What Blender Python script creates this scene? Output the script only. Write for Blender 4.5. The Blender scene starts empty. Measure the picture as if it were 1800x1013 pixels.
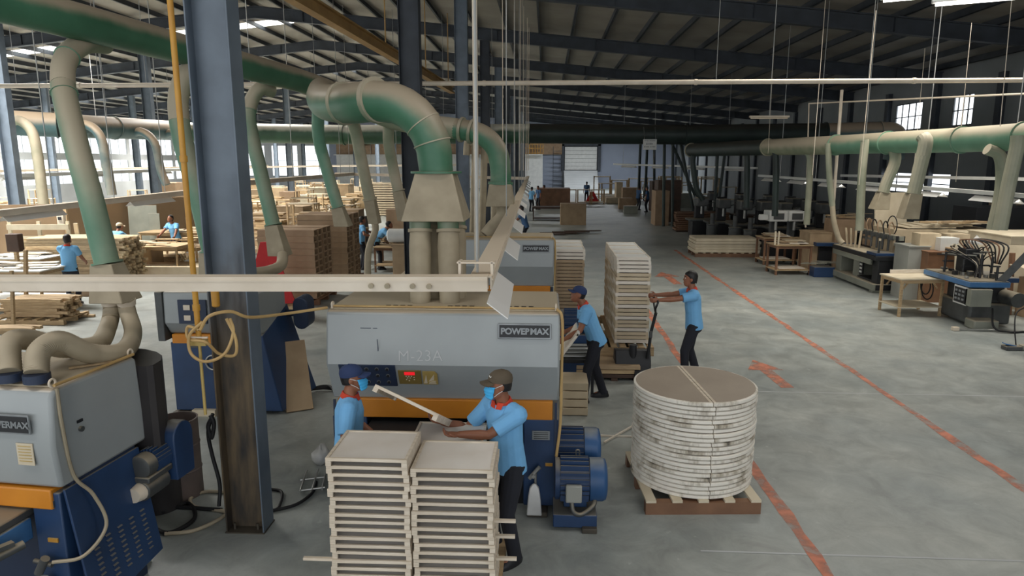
import bpy, bmesh, math, random
from math import sin, cos, pi, radians, atan2, sqrt
from mathutils import Vector as V, Matrix
random.seed(7)
C = bpy.context.scene.collection
scn = bpy.context.scene
# ---------------------------------------------------------------- camera
CAMH, FPX, PITCH, YAW = 3.4, 1200.0, radians(10.45), radians(2.85)
cam = bpy.data.cameras.new('camera'); camo = bpy.data.objects.new('camera', cam); C.objects.link(camo)
camo.location = (0, 0, CAMH); camo.rotation_euler = (pi/2-PITCH, 0, YAW)
cam.sensor_width = 36; cam.lens = 36*FPX/1800; cam.clip_end = 400
scn.camera = camo
scn.view_settings.view_transform = 'Standard'; scn.view_settings.look = 'None'
scn.view_settings.gamma = 1; scn.view_settings.exposure = 0.14; scn.view_settings.use_curve_mapping = False
# ---------------------------------------------------------------- sky, roof lights and added fill lamps
wd = bpy.data.worlds.new('sky'); scn.world = wd; wd.use_nodes = True
bg = wd.node_tree.nodes['Background']; bg.inputs[0].default_value = (.92, .96, 1, 1); bg.inputs[1].default_value = 1.55
def area(loc, sx, sy, power, rot=(0, 0, 0), col=(1, .97, .92), spread=180):
    l = bpy.data.lights.new('daylight_or_fill', 'AREA'); l.shape = 'RECTANGLE'; l.size = sx; l.size_y = sy; l.energy = power; l.color = col; l.spread = radians(spread)
    o = bpy.data.objects.new('daylight_or_fill', l); C.objects.link(o); o.location = loc; o.rotation_euler = rot
ROOF = lambda x: 10.45-.1*abs(x+13)
for Y, p in ((18.6, 6000), (35.8, 6000), (53, 5200), (70.2, 5200)):       # daylight falling through the roof lights of the far bay
    area((-27, Y, ROOF(-27)-.35), 27, 1.1, p, (0, radians(-5.7), 0), (1, .97, .92), 140)
area((-8, 1.4, 9.3), 8, 1.3, 300, (0, radians(5.7), 0))                # added fill lamps over the near floor; this slope has no roof lights
area((6, 5.0, 7.9), 10, 1.2, 200, (0, radians(5.7), 0))
area((8.5, 15.5, 7.9), 9, 1.3, 430, (0, radians(5.7), 0), (1, .96, .88), 125)  # added fill lamp to brighten the floor by the boring machines
area((6, 80, 7.8), 16, 2, 1500, (0, radians(5.7), 0), (.9, .95, 1))
# ---------------------------------------------------------------- pixel -> place helpers (frame 1800 x 1013)
_fw = V((-sin(YAW)*cos(PITCH), cos(YAW)*cos(PITCH), -sin(PITCH))); _rt = V((cos(YAW), sin(YAW), 0)); _up = _rt.cross(_fw)
def _ray(x, y): return _fw+_rt*((x-900)/FPX)-_up*((y-506.5)/FPX)
def G(x, y, z=0.0):
    r = _ray(x, y); return V((0, 0, CAMH))+r*((z-CAMH)/r.z)
def AY(x, y, Y):
    r = _ray(x, y); return V((0, 0, CAMH))+r*(Y/r.y)
# ---------------------------------------------------------------- materials
def lin(c):
    return tuple(((v/255/12.92) if v/255 <= .04045 else ((v/255+.055)/1.055)**2.4) for v in c)+(1,)
def mat(name, c1, c2=None, sc=3, rough=.6, metal=0, bump=0, stretch=None, dust=None, dlo=.1, dhi=.75, vary=0, emit=0, spec=.5, contrast=.25, bsc=None):
    m = bpy.data.materials.new(name); m.use_nodes = True; nt = m.node_tree; N = nt.nodes; L = nt.links
    b = N['Principled BSDF']; b.inputs['Roughness'].default_value = rough; b.inputs['Metallic'].default_value = metal
    b.inputs['Specular IOR Level'].default_value = spec
    tc = N.new('ShaderNodeTexCoord'); mp = N.new('ShaderNodeMapping'); L.new(tc.outputs['Object'], mp.inputs[0])
    if stretch: mp.inputs['Scale'].default_value = stretch
    nz = N.new('ShaderNodeTexNoise'); nz.inputs['Scale'].default_value = sc; nz.inputs['Detail'].default_value = 6; L.new(mp.outputs[0], nz.inputs['Vector'])
    rp = N.new('ShaderNodeValToRGB'); rp.color_ramp.elements[0].position = .5-contrast; rp.color_ramp.elements[1].position = .5+contrast
    rp.color_ramp.elements[0].color = lin(c2 or c1); rp.color_ramp.elements[1].color = lin(c1)
    L.new(nz.outputs['Fac'], rp.inputs[0]); out = rp.outputs[0]
    if vary:
        oi = N.new('ShaderNodeObjectInfo'); mr = N.new('ShaderNodeMapRange'); mr.inputs[3].default_value = 1-vary; mr.inputs[4].default_value = 1+vary
        L.new(oi.outputs['Random'], mr.inputs[0]); mx = N.new('ShaderNodeHueSaturation'); L.new(mr.outputs[0], mx.inputs['Value']); L.new(out, mx.inputs['Color']); out = mx.outputs[0]
    if dust:
        ge = N.new('ShaderNodeNewGeometry'); sx = N.new('ShaderNodeSeparateXYZ'); L.new(ge.outputs['Normal'], sx.inputs[0])
        ad = N.new('ShaderNodeMath'); ad.operation = 'MULTIPLY_ADD'; ad.inputs[1].default_value = .5; ad.inputs[2].default_value = -.25; L.new(nz.outputs['Fac'], ad.inputs[0])
        a2 = N.new('ShaderNodeMath'); L.new(sx.outputs[2], a2.inputs[0]); L.new(ad.outputs[0], a2.inputs[1])
        mr = N.new('ShaderNodeMapRange'); mr.interpolation_type = 'SMOOTHSTEP'; mr.inputs[1].default_value = dlo; mr.inputs[2].default_value = dhi; L.new(a2.outputs[0], mr.inputs[0])
        mx = N.new('ShaderNodeMix'); mx.data_type = 'RGBA'; mx.inputs[7].default_value = lin(dust); L.new(mr.outputs[0], mx.inputs[0]); L.new(out, mx.inputs[6]); out = mx.outputs[2]
    L.new(out, b.inputs['Base Color'])
    if bump:
        bp = N.new('ShaderNodeBump'); bp.inputs['Strength'].default_value = bump; bp.inputs['Distance'].default_value = .02
        h = nz
        if bsc:
            h = N.new('ShaderNodeTexNoise'); h.inputs['Scale'].default_value = bsc; h.inputs['Detail'].default_value = 3; L.new(tc.outputs['Object'], h.inputs['Vector'])
        L.new(h.outputs['Fac'], bp.inputs['Height']); L.new(bp.outputs[0], b.inputs['Normal'])
    if emit: b.inputs['Emission Color'].default_value = lin(c1); b.inputs['Emission Strength'].default_value = emit
    return m
DUST = (176, 160, 138)
M = dict(
 concrete=mat('concrete', (172, 174, 167), (136, 143, 142), .8, .42, bump=.05, contrast=.25),
 roof=mat('roof_sheet', (160, 156, 147), (126, 121, 113), .5, .8),
 steel=mat('blue_grey_steel', (112, 124, 136), (86, 96, 107), 2.5, .45, .1, dust=(120, 112, 100)),
 dsteel=mat('dark_steel', (66, 72, 80), (46, 50, 56), 2, .6, .1, dust=(118, 104, 88)),
 rust=mat('rusted_steel', (92, 84, 72), (52, 48, 42), 3.5, .6, .15, stretch=(1, 1, .35)),
 duct=mat('green_duct', (72, 122, 94), (52, 98, 72), 2.2, .45, dust=(170, 156, 134), dlo=-.05, dhi=.55),
 duct_pale=mat('pale_green_duct', (108, 152, 128), (88, 130, 106), 2.2, .55, dust=(172, 162, 140), dlo=-.12, dhi=.6),
 duct_grey=mat('grey_green_duct', (142, 150, 130), (124, 132, 112), 2.2, .6, dust=(184, 174, 152), dlo=-.3, dhi=.5),
 disc=mat('round_board_face', (170, 156, 140), (156, 142, 126), 2, .5),
 gap=mat('brown_panel_edge', (176, 154, 124), (150, 126, 98), 5, .6, stretch=(1, 6, 6), vary=.12),
 duct_dust=mat('dusty_duct', (146, 150, 126), (112, 124, 100), 2.5, .7, dust=(182, 170, 148), dlo=-.5, dhi=.3),
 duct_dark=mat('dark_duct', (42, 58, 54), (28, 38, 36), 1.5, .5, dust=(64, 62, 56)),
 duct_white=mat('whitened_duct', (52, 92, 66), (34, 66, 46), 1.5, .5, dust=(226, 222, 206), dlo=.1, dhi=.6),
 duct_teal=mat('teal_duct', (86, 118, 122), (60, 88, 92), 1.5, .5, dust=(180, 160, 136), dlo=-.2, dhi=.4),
 hose=mat('flexible_hose', (170, 158, 134), (146, 134, 112), 4, .7, dust=(184, 170, 146)),
 cream=mat('dusty_cream_metal', (226, 214, 196), (202, 188, 168), 3, .6, dust=(222, 206, 184)),
 white=mat('white_paint', (226, 226, 222), (208, 208, 204), 3, .55),
 whitewood=mat('white_wood', (230, 222, 210), (206, 194, 176), 5, .6, stretch=(1, 6, 6), vary=.06),
 traywood=mat('tray_wood', (226, 214, 196), (196, 180, 158), 6, .6, stretch=(1, 6, 6), vary=.06),
 traypanel=mat('tray_panel', (232, 226, 218), (216, 206, 194), 3, .5, vary=.04),
 mdf=mat('fibreboard', (178, 154, 122), (150, 126, 98), 3, .7, vary=.1),
 mdfpale=mat('pale_board', (206, 190, 162), (184, 165, 136), 3, .65, vary=.1),
 kraft=mat('cardboard_brown', (172, 146, 118), (146, 120, 94), 3, .75, vary=.1),
 ply=mat('pale_plywood', (214, 202, 178), (192, 178, 152), 3, .65, vary=.06),
 plank=mat('rough_plank', (196, 170, 132), (158, 132, 98), 4, .75, stretch=(1, 8, 8), vary=.14),
 redwood=mat('reddish_wood', (134, 98, 72), (104, 74, 54), 3, .6, vary=.12),
 stave=mat('pale_stave', (212, 192, 156), (164, 140, 108), 5, .7, stretch=(1, 8, 8), vary=.3),
 darkwood=mat('dark_wood', (84, 62, 48), (60, 44, 36), 3, .6, vary=.12),
 grey=mat('machine_grey', (160, 165, 165), (146, 151, 152), 1.2, .35, .05, dust=(186, 170, 148), dlo=.5, dhi=.95),
 orange=mat('machine_orange', (214, 138, 36), (184, 112, 26), 2, .45),
 blue=mat('machine_blue', (40, 68, 108), (30, 52, 84), 2.5, .45, dust=(120, 116, 108), dlo=.4, dhi=1.0),
 bblue=mat('bright_blue', (72, 122, 172), (54, 98, 146), 3, .4, dust=(150, 150, 140), dlo=.6, dhi=1.1),
 navy=mat('navy_panel', (40, 54, 80), (32, 44, 66), 3, .5),
 black=mat('black_metal', (34, 35, 38), (24, 25, 28), 3, .5),
 rubber=mat('black_rubber', (28, 28, 30), (20, 20, 22), 3, .7),
 iron=mat('cast_iron', (92, 94, 94), (66, 68, 68), 4, .5, .3, dust=(150, 140, 122)),
 mgreen=mat('machine_green_grey', (142, 144, 132), (118, 120, 110), 2, .5, dust=(170, 160, 140)),
 steelgrey=mat('pale_grey_steel', (168, 168, 160), (150, 150, 142), 2, .5),
 steelbright=mat('bare_metal', (176, 176, 172), (150, 150, 146), 4, .35, .6),
 yellow=mat('yellow_pipe', (204, 152, 56), (172, 122, 44), 4, .45, dust=(196, 166, 110)),
 crane=mat('dusty_yellow_beam', (176, 142, 88), (148, 114, 66), 2, .6, dust=(196, 172, 126)),
 fanblue=mat('fan_cover_blue', (44, 86, 134), (34, 68, 108), 3, .45, dust=(150, 150, 140), dlo=.7, dhi=1.2),
 air=mat('yellow_air_hose', (200, 168, 112), (172, 140, 90), 4, .5),
 paint=mat('floor_paint', (212, 124, 94), (196, 132, 106), 3, .55),
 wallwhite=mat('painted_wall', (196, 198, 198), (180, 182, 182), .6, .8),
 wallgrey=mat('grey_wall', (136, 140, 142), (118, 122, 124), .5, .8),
 wallblue=mat('blue_grey_wall', (150, 158, 174), (138, 146, 162), .5, .7),
 walltan=mat('tan_partition', (160, 134, 104), (136, 112, 86), .8, .8),
 skin=mat('skin', (150, 98, 72), (134, 84, 60), 6, .5),
 hair=mat('black_hair', (26, 22, 22), (18, 16, 16), 30, .5, bump=.3),
 shirt=mat('light_blue_cotton', (124, 186, 232), (112, 172, 220), 3, .85, bump=.7, bsc=7),
 dshirt=mat('darker_blue_cotton', (74, 108, 150), (64, 96, 136), 3, .85, bump=.5, bsc=7),
 collar=mat('red_collar_cotton', (214, 74, 48), (190, 60, 40), 4, .85),
 pants=mat('black_trousers', (36, 38, 48), (28, 30, 38), 3, .85, bump=.6, bsc=6),
 shoe=mat('black_shoe', (30, 30, 34), (24, 24, 28), 3, .5),
 capblue=mat('navy_cap', (44, 62, 104), (36, 52, 90), 4, .8),
 capbrown=mat('brown_cap', (94, 82, 66), (80, 70, 56), 4, .8),
 capwhite=mat('pale_cap', (220, 206, 180), (200, 186, 160), 4, .8),
 maskc=mat('surgical_mask', (72, 182, 238), (60, 168, 228), 4, .7),
 eyew=mat('eye_white', (230, 226, 220), None, 3, .3),
 red=mat('red_cloth', (200, 46, 48), (176, 36, 40), 4, .7),
 led=mat('red_display', (220, 30, 40), None, 3, .4, emit=.8),
 olive=mat('olive_panel', (132, 112, 58), (112, 94, 46), 4, .6),
 gold=mat('brass_plate', (196, 170, 104), (170, 146, 84), 5, .45, .2),
 silver=mat('nameplate_metal', (150, 154, 156), (120, 124, 126), 6, .4, .3),
 plasticbag=mat('clear_plastic', (216, 216, 214), (192, 192, 190), 5, .25),
 tube=mat('fluorescent_tube', (255, 250, 240), None, 3, .4, emit=6),
 lamphood=mat('white_reflector', (232, 230, 226), None, 3, .5),
 drum=mat('dark_drum', (62, 58, 58), (44, 42, 44), 2, .5, .2),
 rdrum=mat('rusty_drum', (120, 104, 96), (84, 76, 74), 3, .6, .1),
)
def glassy(name, col, alpha, emit=0):
    m = bpy.data.materials.new(name); m.use_nodes = True; nt = m.node_tree; N = nt.nodes; L = nt.links
    for n in list(N): N.remove(n)
    o = N.new('ShaderNodeOutputMaterial'); t = N.new('ShaderNodeBsdfTranslucent'); t.inputs[0].default_value = lin(col)
    p = N.new('ShaderNodeBsdfTransparent'); mx = N.new('ShaderNodeMixShader'); mx.inputs[0].default_value = alpha
    L.new(t.outputs[0], mx.inputs[1]); L.new(p.outputs[0], mx.inputs[2]); s = mx.outputs[0]
    if emit:
        e = N.new('ShaderNodeEmission'); e.inputs[0].default_value = lin(col); e.inputs[1].default_value = emit; a = N.new('ShaderNodeAddShader'); L.new(s, a.inputs[0]); L.new(e.outputs[0], a.inputs[1]); s = a.outputs[0]
    L.new(s, o.inputs[0]); return m
M['skylight'] = glassy('translucent_roof_light', (255, 255, 250), .0, 2.2)
M['pane'] = glassy('bright_window_pane', (248, 252, 255), .55, .35)
def paint_worn():
    m = M['paint']; nt = m.node_tree; N = nt.nodes; L = nt.links; b = N['Principled BSDF']
    tc = N.new('ShaderNodeTexCoord'); nz = N.new('ShaderNodeTexNoise'); nz.inputs['Scale'].default_value = 5; nz.inputs['Detail'].default_value = 8; L.new(tc.outputs['Object'], nz.inputs['Vector'])
    mr = N.new('ShaderNodeMapRange'); mr.inputs[1].default_value = .28; mr.inputs[2].default_value = .62; L.new(nz.outputs['Fac'], mr.inputs[0])
    L.new(mr.outputs[0], b.inputs['Alpha'])
paint_worn()
# ---------------------------------------------------------------- mesh builder
def spline(pts, k=8):
    P = [V(p) for p in pts]; P = [P[0]*2-P[1]]+P+[P[-1]*2-P[-2]]; out = []
    for i in range(1, len(P)-2):
        a, b, c, d = P[i-1:i+3]
        for j in range(k):
            t = j/k; out.append(.5*((2*b)+(c-a)*t+(2*a-5*b+4*c-d)*t*t+(3*b-a-3*c+d)*t**3))
    out.append(P[-2]); return out
class MB:
    def __init__(s): s.v = []; s.f = []
    def add(s, vs, fs):
        n = len(s.v); s.v += [V(v) for v in vs]; s.f += [tuple(i+n for i in f) for f in fs]; return s
    def bx(s, x0, x1, y0, y1, z0, z1, T=None):
        vs = [V((x, y, z)) for z in (z0, z1) for y in (y0, y1) for x in (x0, x1)]
        if T: vs = [T @ v for v in vs]
        return s.add(vs, [(0, 2, 3, 1), (4, 5, 7, 6), (0, 1, 5, 4), (2, 6, 7, 3), (0, 4, 6, 2), (1, 3, 7, 5)])
    def box(s, c, d, rx=0, ry=0, rz=0):
        T = Matrix.Translation(c) @ Matrix.Rotation(rz, 4, 'Z') @ Matrix.Rotation(ry, 4, 'Y') @ Matrix.Rotation(rx, 4, 'X')
        return s.bx(-d[0]/2, d[0]/2, -d[1]/2, d[1]/2, -d[2]/2, d[2]/2, T)
    def bar(s, p, q, w, h):
        p = V(p); q = V(q); d = q-p; L = d.length; d.normalize()
        u = d.cross(V((0, 0, 1))); u = u.normalized() if u.length > 1e-4 else V((1, 0, 0)); n = u.cross(d)
        T = Matrix((u, d, n)).transposed().to_4x4(); T.translation = p
        return s.bx(-w/2, w/2, 0, L, -h/2, h/2, T)
    def loft(s, rings, caps=True):
        n = len(rings[0]); b = len(s.v); fs = []
        for r in rings: s.v += [V(p) for p in r]
        for i in range(len(rings)-1):
            for j in range(n):
                k = (j+1) % n; fs.append((b+i*n+j, b+i*n+k, b+(i+1)*n+k, b+(i+1)*n+j))
        if caps: fs += [tuple(b+j for j in reversed(range(n))), tuple(b+(len(rings)-1)*n+j for j in range(n))]
        s.f += fs; return s
    def tube(s, pts, r, n=10, caps=True, flat=1.0, nrm=None):
        P = [V(p) for p in pts]; m = len(P); rr = r if isinstance(r, (list, tuple)) else [r]*m
        if len(rr) != m: rr = [rr[0]+(rr[-1]-rr[0])*i/(m-1) if len(rr) == 2 else rr[min(len(rr)-1, int(i/(m-1)*(len(rr)-1)+.5))] for i in range(m)]
        u = None; rings = []
        for i in range(m):
            d = (P[min(i+1, m-1)]-P[max(i-1, 0)]).normalized()
            if u is None:
                u = V(nrm) if nrm else (V((0, 0, 1)) if abs(d.z) < .9 else V((0, 1, 0)))
            u = (u-d*u.dot(d)); u = u.normalized() if u.length > 1e-5 else d.orthogonal().normalized(); w = d.cross(u)
            rings.append([P[i]+(u*cos(2*pi*k/n)*flat+w*sin(2*pi*k/n))*rr[i] for k in range(n)])
        return s.loft(rings, caps)
    def cyl(s, p, q, r, r2=None, n=14): return s.tube([p, q], [r, r if r2 is None else r2], n)
    def lathe(s, prof, c=(0, 0, 0), n=16, ax='Z'):
        rings = []
        for r, z in prof:
            ring = []
            for k in range(n):
                a = 2*pi*k/n; x, y = r*cos(a), r*sin(a)
                ring.append(V(c)+V({'Z': (x, y, z), 'X': (z, x, y), 'Y': (y, z, x)}[ax]))
            rings.append(ring)
        return s.loft(rings)
    def torus(s, c, R, r, ax='X', n=24):
        f = {'X': lambda a: (0, R*cos(a), R*sin(a)), 'Y': lambda a: (R*cos(a), 0, R*sin(a)), 'Z': lambda a: (R*cos(a), R*sin(a), 0)}[ax]
        return s.tube([V(c)+V(f(2*pi*k/n)) for k in range(n+1)], r, 8)
    def prism(s, poly, a, b, ax='Y'):
        f = {'Y': lambda p, t: V((p[0], t, p[1])), 'X': lambda p, t: V((t, p[0], p[1])), 'Z': lambda p, t: V((p[0], p[1], t))}[ax]
        return s.loft([[f(p, a) for p in poly], [f(p, b) for p in poly]])
    def ball(s, c, r, n=10, T=None):
        r = V(r) if not isinstance(r, (int, float)) else V((r, r, r)); rings = []
        for i in range(n//2+1):
            t = -pi/2+pi*i/(n//2); q = max(cos(t), .05)
            ring = [V((r.x*q*cos(2*pi*k/n), r.y*q*sin(2*pi*k/n), r.z*sin(t))) for k in range(n)]
            rings.append([V(c)+((T @ p) if T else p) for p in ring])
        return s.loft(rings)
    def grid(s, fn, nu, nv):
        b = len(s.v); s.v += [V(fn(i/nu, j/nv)) for i in range(nu+1) for j in range(nv+1)]
        s.f += [(b+i*(nv+1)+j, b+(i+1)*(nv+1)+j, b+(i+1)*(nv+1)+j+1, b+i*(nv+1)+j+1) for i in range(nu) for j in range(nv)]; return s
    def obj(s, name, m, parent=None, world=False, bev=0, sm=40, remesh=0, smooth=0, loc=None):
        me = bpy.data.meshes.new(name); vs = s.v
        if world and parent is not None:
            mi = parent.matrix_basis.inverted(); vs = [mi @ v for v in vs]
        me.from_pydata([tuple(v) for v in vs], [], s.f); me.update()
        bm = bmesh.new(); bm.from_mesh(me); bmesh.ops.recalc_face_normals(bm, faces=bm.faces); bm.to_mesh(me); bm.free()
        me.materials.append(M[m] if isinstance(m, str) else m)
        if sm: me.shade_smooth(); me.set_sharp_from_angle(angle=radians(sm if not remesh else 180))
        o = bpy.data.objects.new(name, me); C.objects.link(o)
        if parent is not None: o.parent = parent
        if loc is not None: o.location = loc
        if remesh:
            r = o.modifiers.new('remesh', 'REMESH'); r.mode = 'VOXEL'; r.voxel_size = remesh; r.use_smooth_shade = True
            if smooth: q = o.modifiers.new('smooth', 'SMOOTH'); q.iterations = smooth; q.factor = .5
        if bev:
            q = o.modifiers.new('bevel', 'BEVEL'); q.width = bev; q.segments = 2; q.limit_method = 'ANGLE'; q.angle_limit = radians(40)
        return o
def tag(o, label, cat, group=None, kind=None):
    o['label'] = label
    if cat: o['category'] = cat
    if group: o['group'] = group
    if kind: o['kind'] = kind
    return o
def thing(name, label, cat, loc=(0, 0, 0), rz=0, group=None, kind=None):
    o = bpy.data.objects.new(name, None); C.objects.link(o); o.empty_display_size = .1
    o.location = loc; o.rotation_euler = (0, 0, rz)
    o.matrix_basis = Matrix.Translation(loc) @ Matrix.Rotation(rz, 4, 'Z')
    return tag(o, label, cat, group, kind)
def struct(o, label=None):
    o['kind'] = 'structure'
    if label: o['label'] = label
    return o
KIDS = {}
def dup(root, loc, rz=0, label=None, group=None, scale=None):
    r = root.copy(); C.objects.link(r)
    s = scale or (1, 1, 1)
    r.matrix_basis = Matrix.Translation(loc) @ Matrix.Rotation(rz, 4, 'Z') @ Matrix.Diagonal((s[0], s[1], s[2], 1))
    if label: r['label'] = label
    if group: r['group'] = group
    if root.name not in KIDS: KIDS[root.name] = [(c, list(c.children)) for c in root.children]
    for c, gs in KIDS[root.name]:
        k = c.copy(); C.objects.link(k); k.parent = r
        for g in gs:
            q = g.copy(); C.objects.link(q); q.parent = k
    return r
ORD = 'first second third fourth fifth sixth seventh eighth ninth tenth eleventh twelfth thirteenth fourteenth fifteenth sixteenth seventeenth eighteenth nineteenth twentieth'.split()
TENS = {2: 'twenty', 3: 'thirty', 4: 'forty', 5: 'fifty'}
def nth(i):                                   # 0 -> first
    if i < 20: return ORD[i]
    t, u = divmod(i+1, 10); return (TENS[t][:-1]+'ieth') if u == 0 else TENS[t]+'-'+ORD[u-1]
def text(s, size, name, m, parent, T, depth=.004, off=0, space=1):
    cu = bpy.data.curves.new(name, 'FONT'); cu.body = s; cu.size = size; cu.extrude = depth; cu.align_x = 'CENTER'; cu.align_y = 'CENTER'; cu.offset = off; cu.space_character = space
    t = bpy.data.objects.new(name, cu); C.objects.link(t); dg = bpy.context.evaluated_depsgraph_get(); me = bpy.data.meshes.new_from_object(t.evaluated_get(dg)); bpy.data.objects.remove(t); bpy.data.curves.remove(cu)
    me.materials.clear(); me.materials.append(M[m]); o = bpy.data.objects.new(name, me); C.objects.link(o); o.parent = parent; o.matrix_basis = T; return o
RXU = Matrix.Rotation(pi/2, 4, 'X')           # text standing upright, read from -Y
def column_mat():
    m = M['steel'].copy(); m.name = 'column_paint_and_rust'; nt = m.node_tree; N = nt.nodes; L = nt.links; b = N['Principled BSDF']; src = b.inputs['Base Color'].links[0].from_socket
    tc = N.new('ShaderNodeTexCoord'); sp = N.new('ShaderNodeSeparateXYZ'); L.new(tc.outputs['Object'], sp.inputs[0]); mp = N.new('ShaderNodeMapping'); mp.inputs['Scale'].default_value = (6, 6, 1.2); L.new(tc.outputs['Object'], mp.inputs[0])
    nz = N.new('ShaderNodeTexNoise'); nz.inputs['Scale'].default_value = 1.5; nz.inputs['Detail'].default_value = 6; L.new(mp.outputs[0], nz.inputs['Vector'])
    ma = N.new('ShaderNodeMath'); ma.operation = 'MULTIPLY_ADD'; ma.inputs[1].default_value = 1.6; L.new(nz.outputs['Fac'], ma.inputs[0]); L.new(sp.outputs[2], ma.inputs[2])
    mr = N.new('ShaderNodeMapRange'); mr.interpolation_type = 'SMOOTHSTEP'; mr.inputs[1].default_value = 2.5; mr.inputs[2].default_value = 3.7; L.new(ma.outputs[0], mr.inputs[0])
    rp = N.new('ShaderNodeValToRGB'); rp.color_ramp.elements[0].position = .35; rp.color_ramp.elements[0].color = lin((50, 48, 47)); rp.color_ramp.elements[1].position = .65; rp.color_ramp.elements[1].color = lin((108, 92, 70)); L.new(nz.outputs['Fac'], rp.inputs[0])
    mx = N.new('ShaderNodeMix'); mx.data_type = 'RGBA'; L.new(mr.outputs[0], mx.inputs[0]); L.new(rp.outputs[0], mx.inputs[6]); L.new(src, mx.inputs[7]); L.new(mx.outputs[2], b.inputs['Base Color']); return m
M['columnrust'] = column_mat()
def worn_floor():
    m = M['concrete']; nt = m.node_tree; N = nt.nodes; L = nt.links; b = N['Principled BSDF']; src = b.inputs['Base Color'].links[0].from_socket
    tc = N.new('ShaderNodeTexCoord'); nz = N.new('ShaderNodeTexNoise'); nz.inputs['Scale'].default_value = 2.4; nz.inputs['Detail'].default_value = 9; nz.inputs['Roughness'].default_value = .7; nz.inputs['Distortion'].default_value = .6; L.new(tc.outputs['Object'], nz.inputs['Vector'])
    mr = N.new('ShaderNodeMapRange'); mr.inputs[1].default_value = .3; mr.inputs[2].default_value = .7; mr.inputs[3].default_value = .74; mr.inputs[4].default_value = 1.22; L.new(nz.outputs['Fac'], mr.inputs[0])
    n2 = N.new('ShaderNodeTexNoise'); n2.inputs['Scale'].default_value = 9; n2.inputs['Detail'].default_value = 4; L.new(tc.outputs['Object'], n2.inputs['Vector'])
    m2 = N.new('ShaderNodeMapRange'); m2.inputs[1].default_value = .68; m2.inputs[2].default_value = .76; m2.inputs[3].default_value = 0; m2.inputs[4].default_value = .3; L.new(n2.outputs['Fac'], m2.inputs[0])
    ad = N.new('ShaderNodeMath'); L.new(mr.outputs[0], ad.inputs[0]); L.new(m2.outputs[0], ad.inputs[1])
    hs = N.new('ShaderNodeHueSaturation'); L.new(ad.outputs[0], hs.inputs['Value']); L.new(src, hs.inputs['Color']); L.new(hs.outputs[0], b.inputs['Base Color'])
    m3 = N.new('ShaderNodeMapRange'); m3.inputs[3].default_value = .3; m3.inputs[4].default_value = .55; L.new(nz.outputs['Fac'], m3.inputs[0]); L.new(m3.outputs[0], b.inputs['Roughness'])
worn_floor()
# ================================================================ the building
fl = MB().bx(-44, 17.4, -8, 96, -.3, 0).obj('floor', 'concrete', sm=0); struct(fl, 'worn grey concrete factory floor')
n_trim = [0]
def marking(pts_a, w, name='stripe', ragged=.02, label=None):
    a, b = V(pts_a[0]), V(pts_a[1]); d = (b-a).normalized(); nn = V((-d.y, d.x, 0)); L = (b-a).length; k = max(2, int(L/.35)); vs = []; fs = []
    for i in range(k+1):
        p = a+d*(L*i/k)
        for sgn in (1, -1): q = p+nn*sgn*(w/2+random.uniform(-ragged, ragged)); vs.append((q.x, q.y, .003))
    for i in range(k): fs.append((2*i, 2*i+2, 2*i+3, 2*i+1))
    n_trim[0] += 1; o = MB().add(vs, fs).obj('trim_%d' % n_trim[0], 'paint', sm=0); return struct(o, label)
marking(((2.38, 3.5, 0), (2.37, 19, 0)), .12, label='worn orange floor stripe beside the stack of round boards')
marking(((5.08, 3.5, 0), (5.08, 27, 0)), .12, label='worn orange floor stripe across the open floor')
def arrow(cx, cy, L, w, rz, label):
    T = Matrix.Translation((cx, cy, 0)) @ Matrix.Rotation(rz, 4, 'Z'); P = [(-w/2, 0), (w/2, 0), (w/2, L*.6), (w*1.5, L*.6), (0, L), (-w*1.5, L*.6), (-w/2, L*.6)]
    n_trim[0] += 1; struct(MB().add([T @ V((x, y, .004)) for x, y in P], [(0, 1, 2, 6), (2, 3, 4, 5, 6)]).obj('trim_%d' % n_trim[0], 'paint', sm=0), label)
arrow(3.72, 10.2, 1.5, .2, .06, 'faded orange floor arrow near the stripes')
arrow(3.75, 19.2, 2.2, .25, .06, 'faded orange floor arrow farther along the aisle')
for i, (a, b) in enumerate((((1.4, 5.62, 0), (17, 5.5, 0)), ((3.0, 10.0, 0), (17, 9.9, 0)))):
    v = [(a[0], a[1]-.012, .002), (b[0], b[1]-.012, .002), (b[0], b[1]+.012, .002), (a[0], a[1]+.012, .002)]
    n_trim[0] += 1; struct(MB().add(v, [(0, 1, 2, 3)]).obj('trim_%d' % n_trim[0], 'wallwhite', sm=0), 'pale saw-cut joint in the concrete floor')
# roof: sheets, rafters, purlins, roof lights
def roofslab(x0, x1, y0, y1, dz=0, th=.06):
    mb = MB(); mb.add([(x, y, ROOF(x)+dz+t) for t in (0, th) for y in (y0, y1) for x in (x0, x1)], [(0, 2, 3, 1), (4, 5, 7, 6), (0, 1, 5, 4), (2, 6, 7, 3), (0, 4, 6, 2), (1, 3, 7, 5)]); return mb
SKY = ((18.0, 19.2), (35.2, 36.4), (52.4, 53.6), (69.6, 70.8))
mb = roofslab(-13, 17.4, -8, 96); y = -8
for a, b in SKY+((96, 97),):
    q = roofslab(-44, -13, y, a); mb.add(q.v, q.f); y = b
    if a < 96:
        for x0, x1 in ((-44, -41), ):
            q = roofslab(x0, x1, a, b); mb.add(q.v, q.f)
ceil = mb.obj('ceiling', 'roof', sm=0); struct(ceil, 'dusty pitched sheet roof over steel rafters')
for a, b in SKY:
    for k in range(10):
        x0 = -41+2.8*k; roofslab(x0+.04, x0+2.76, a, b).obj('roof_light', 'skylight', ceil, sm=0)
ROWY = [5.69+8.6*i for i in range(-1, 11)]
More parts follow.
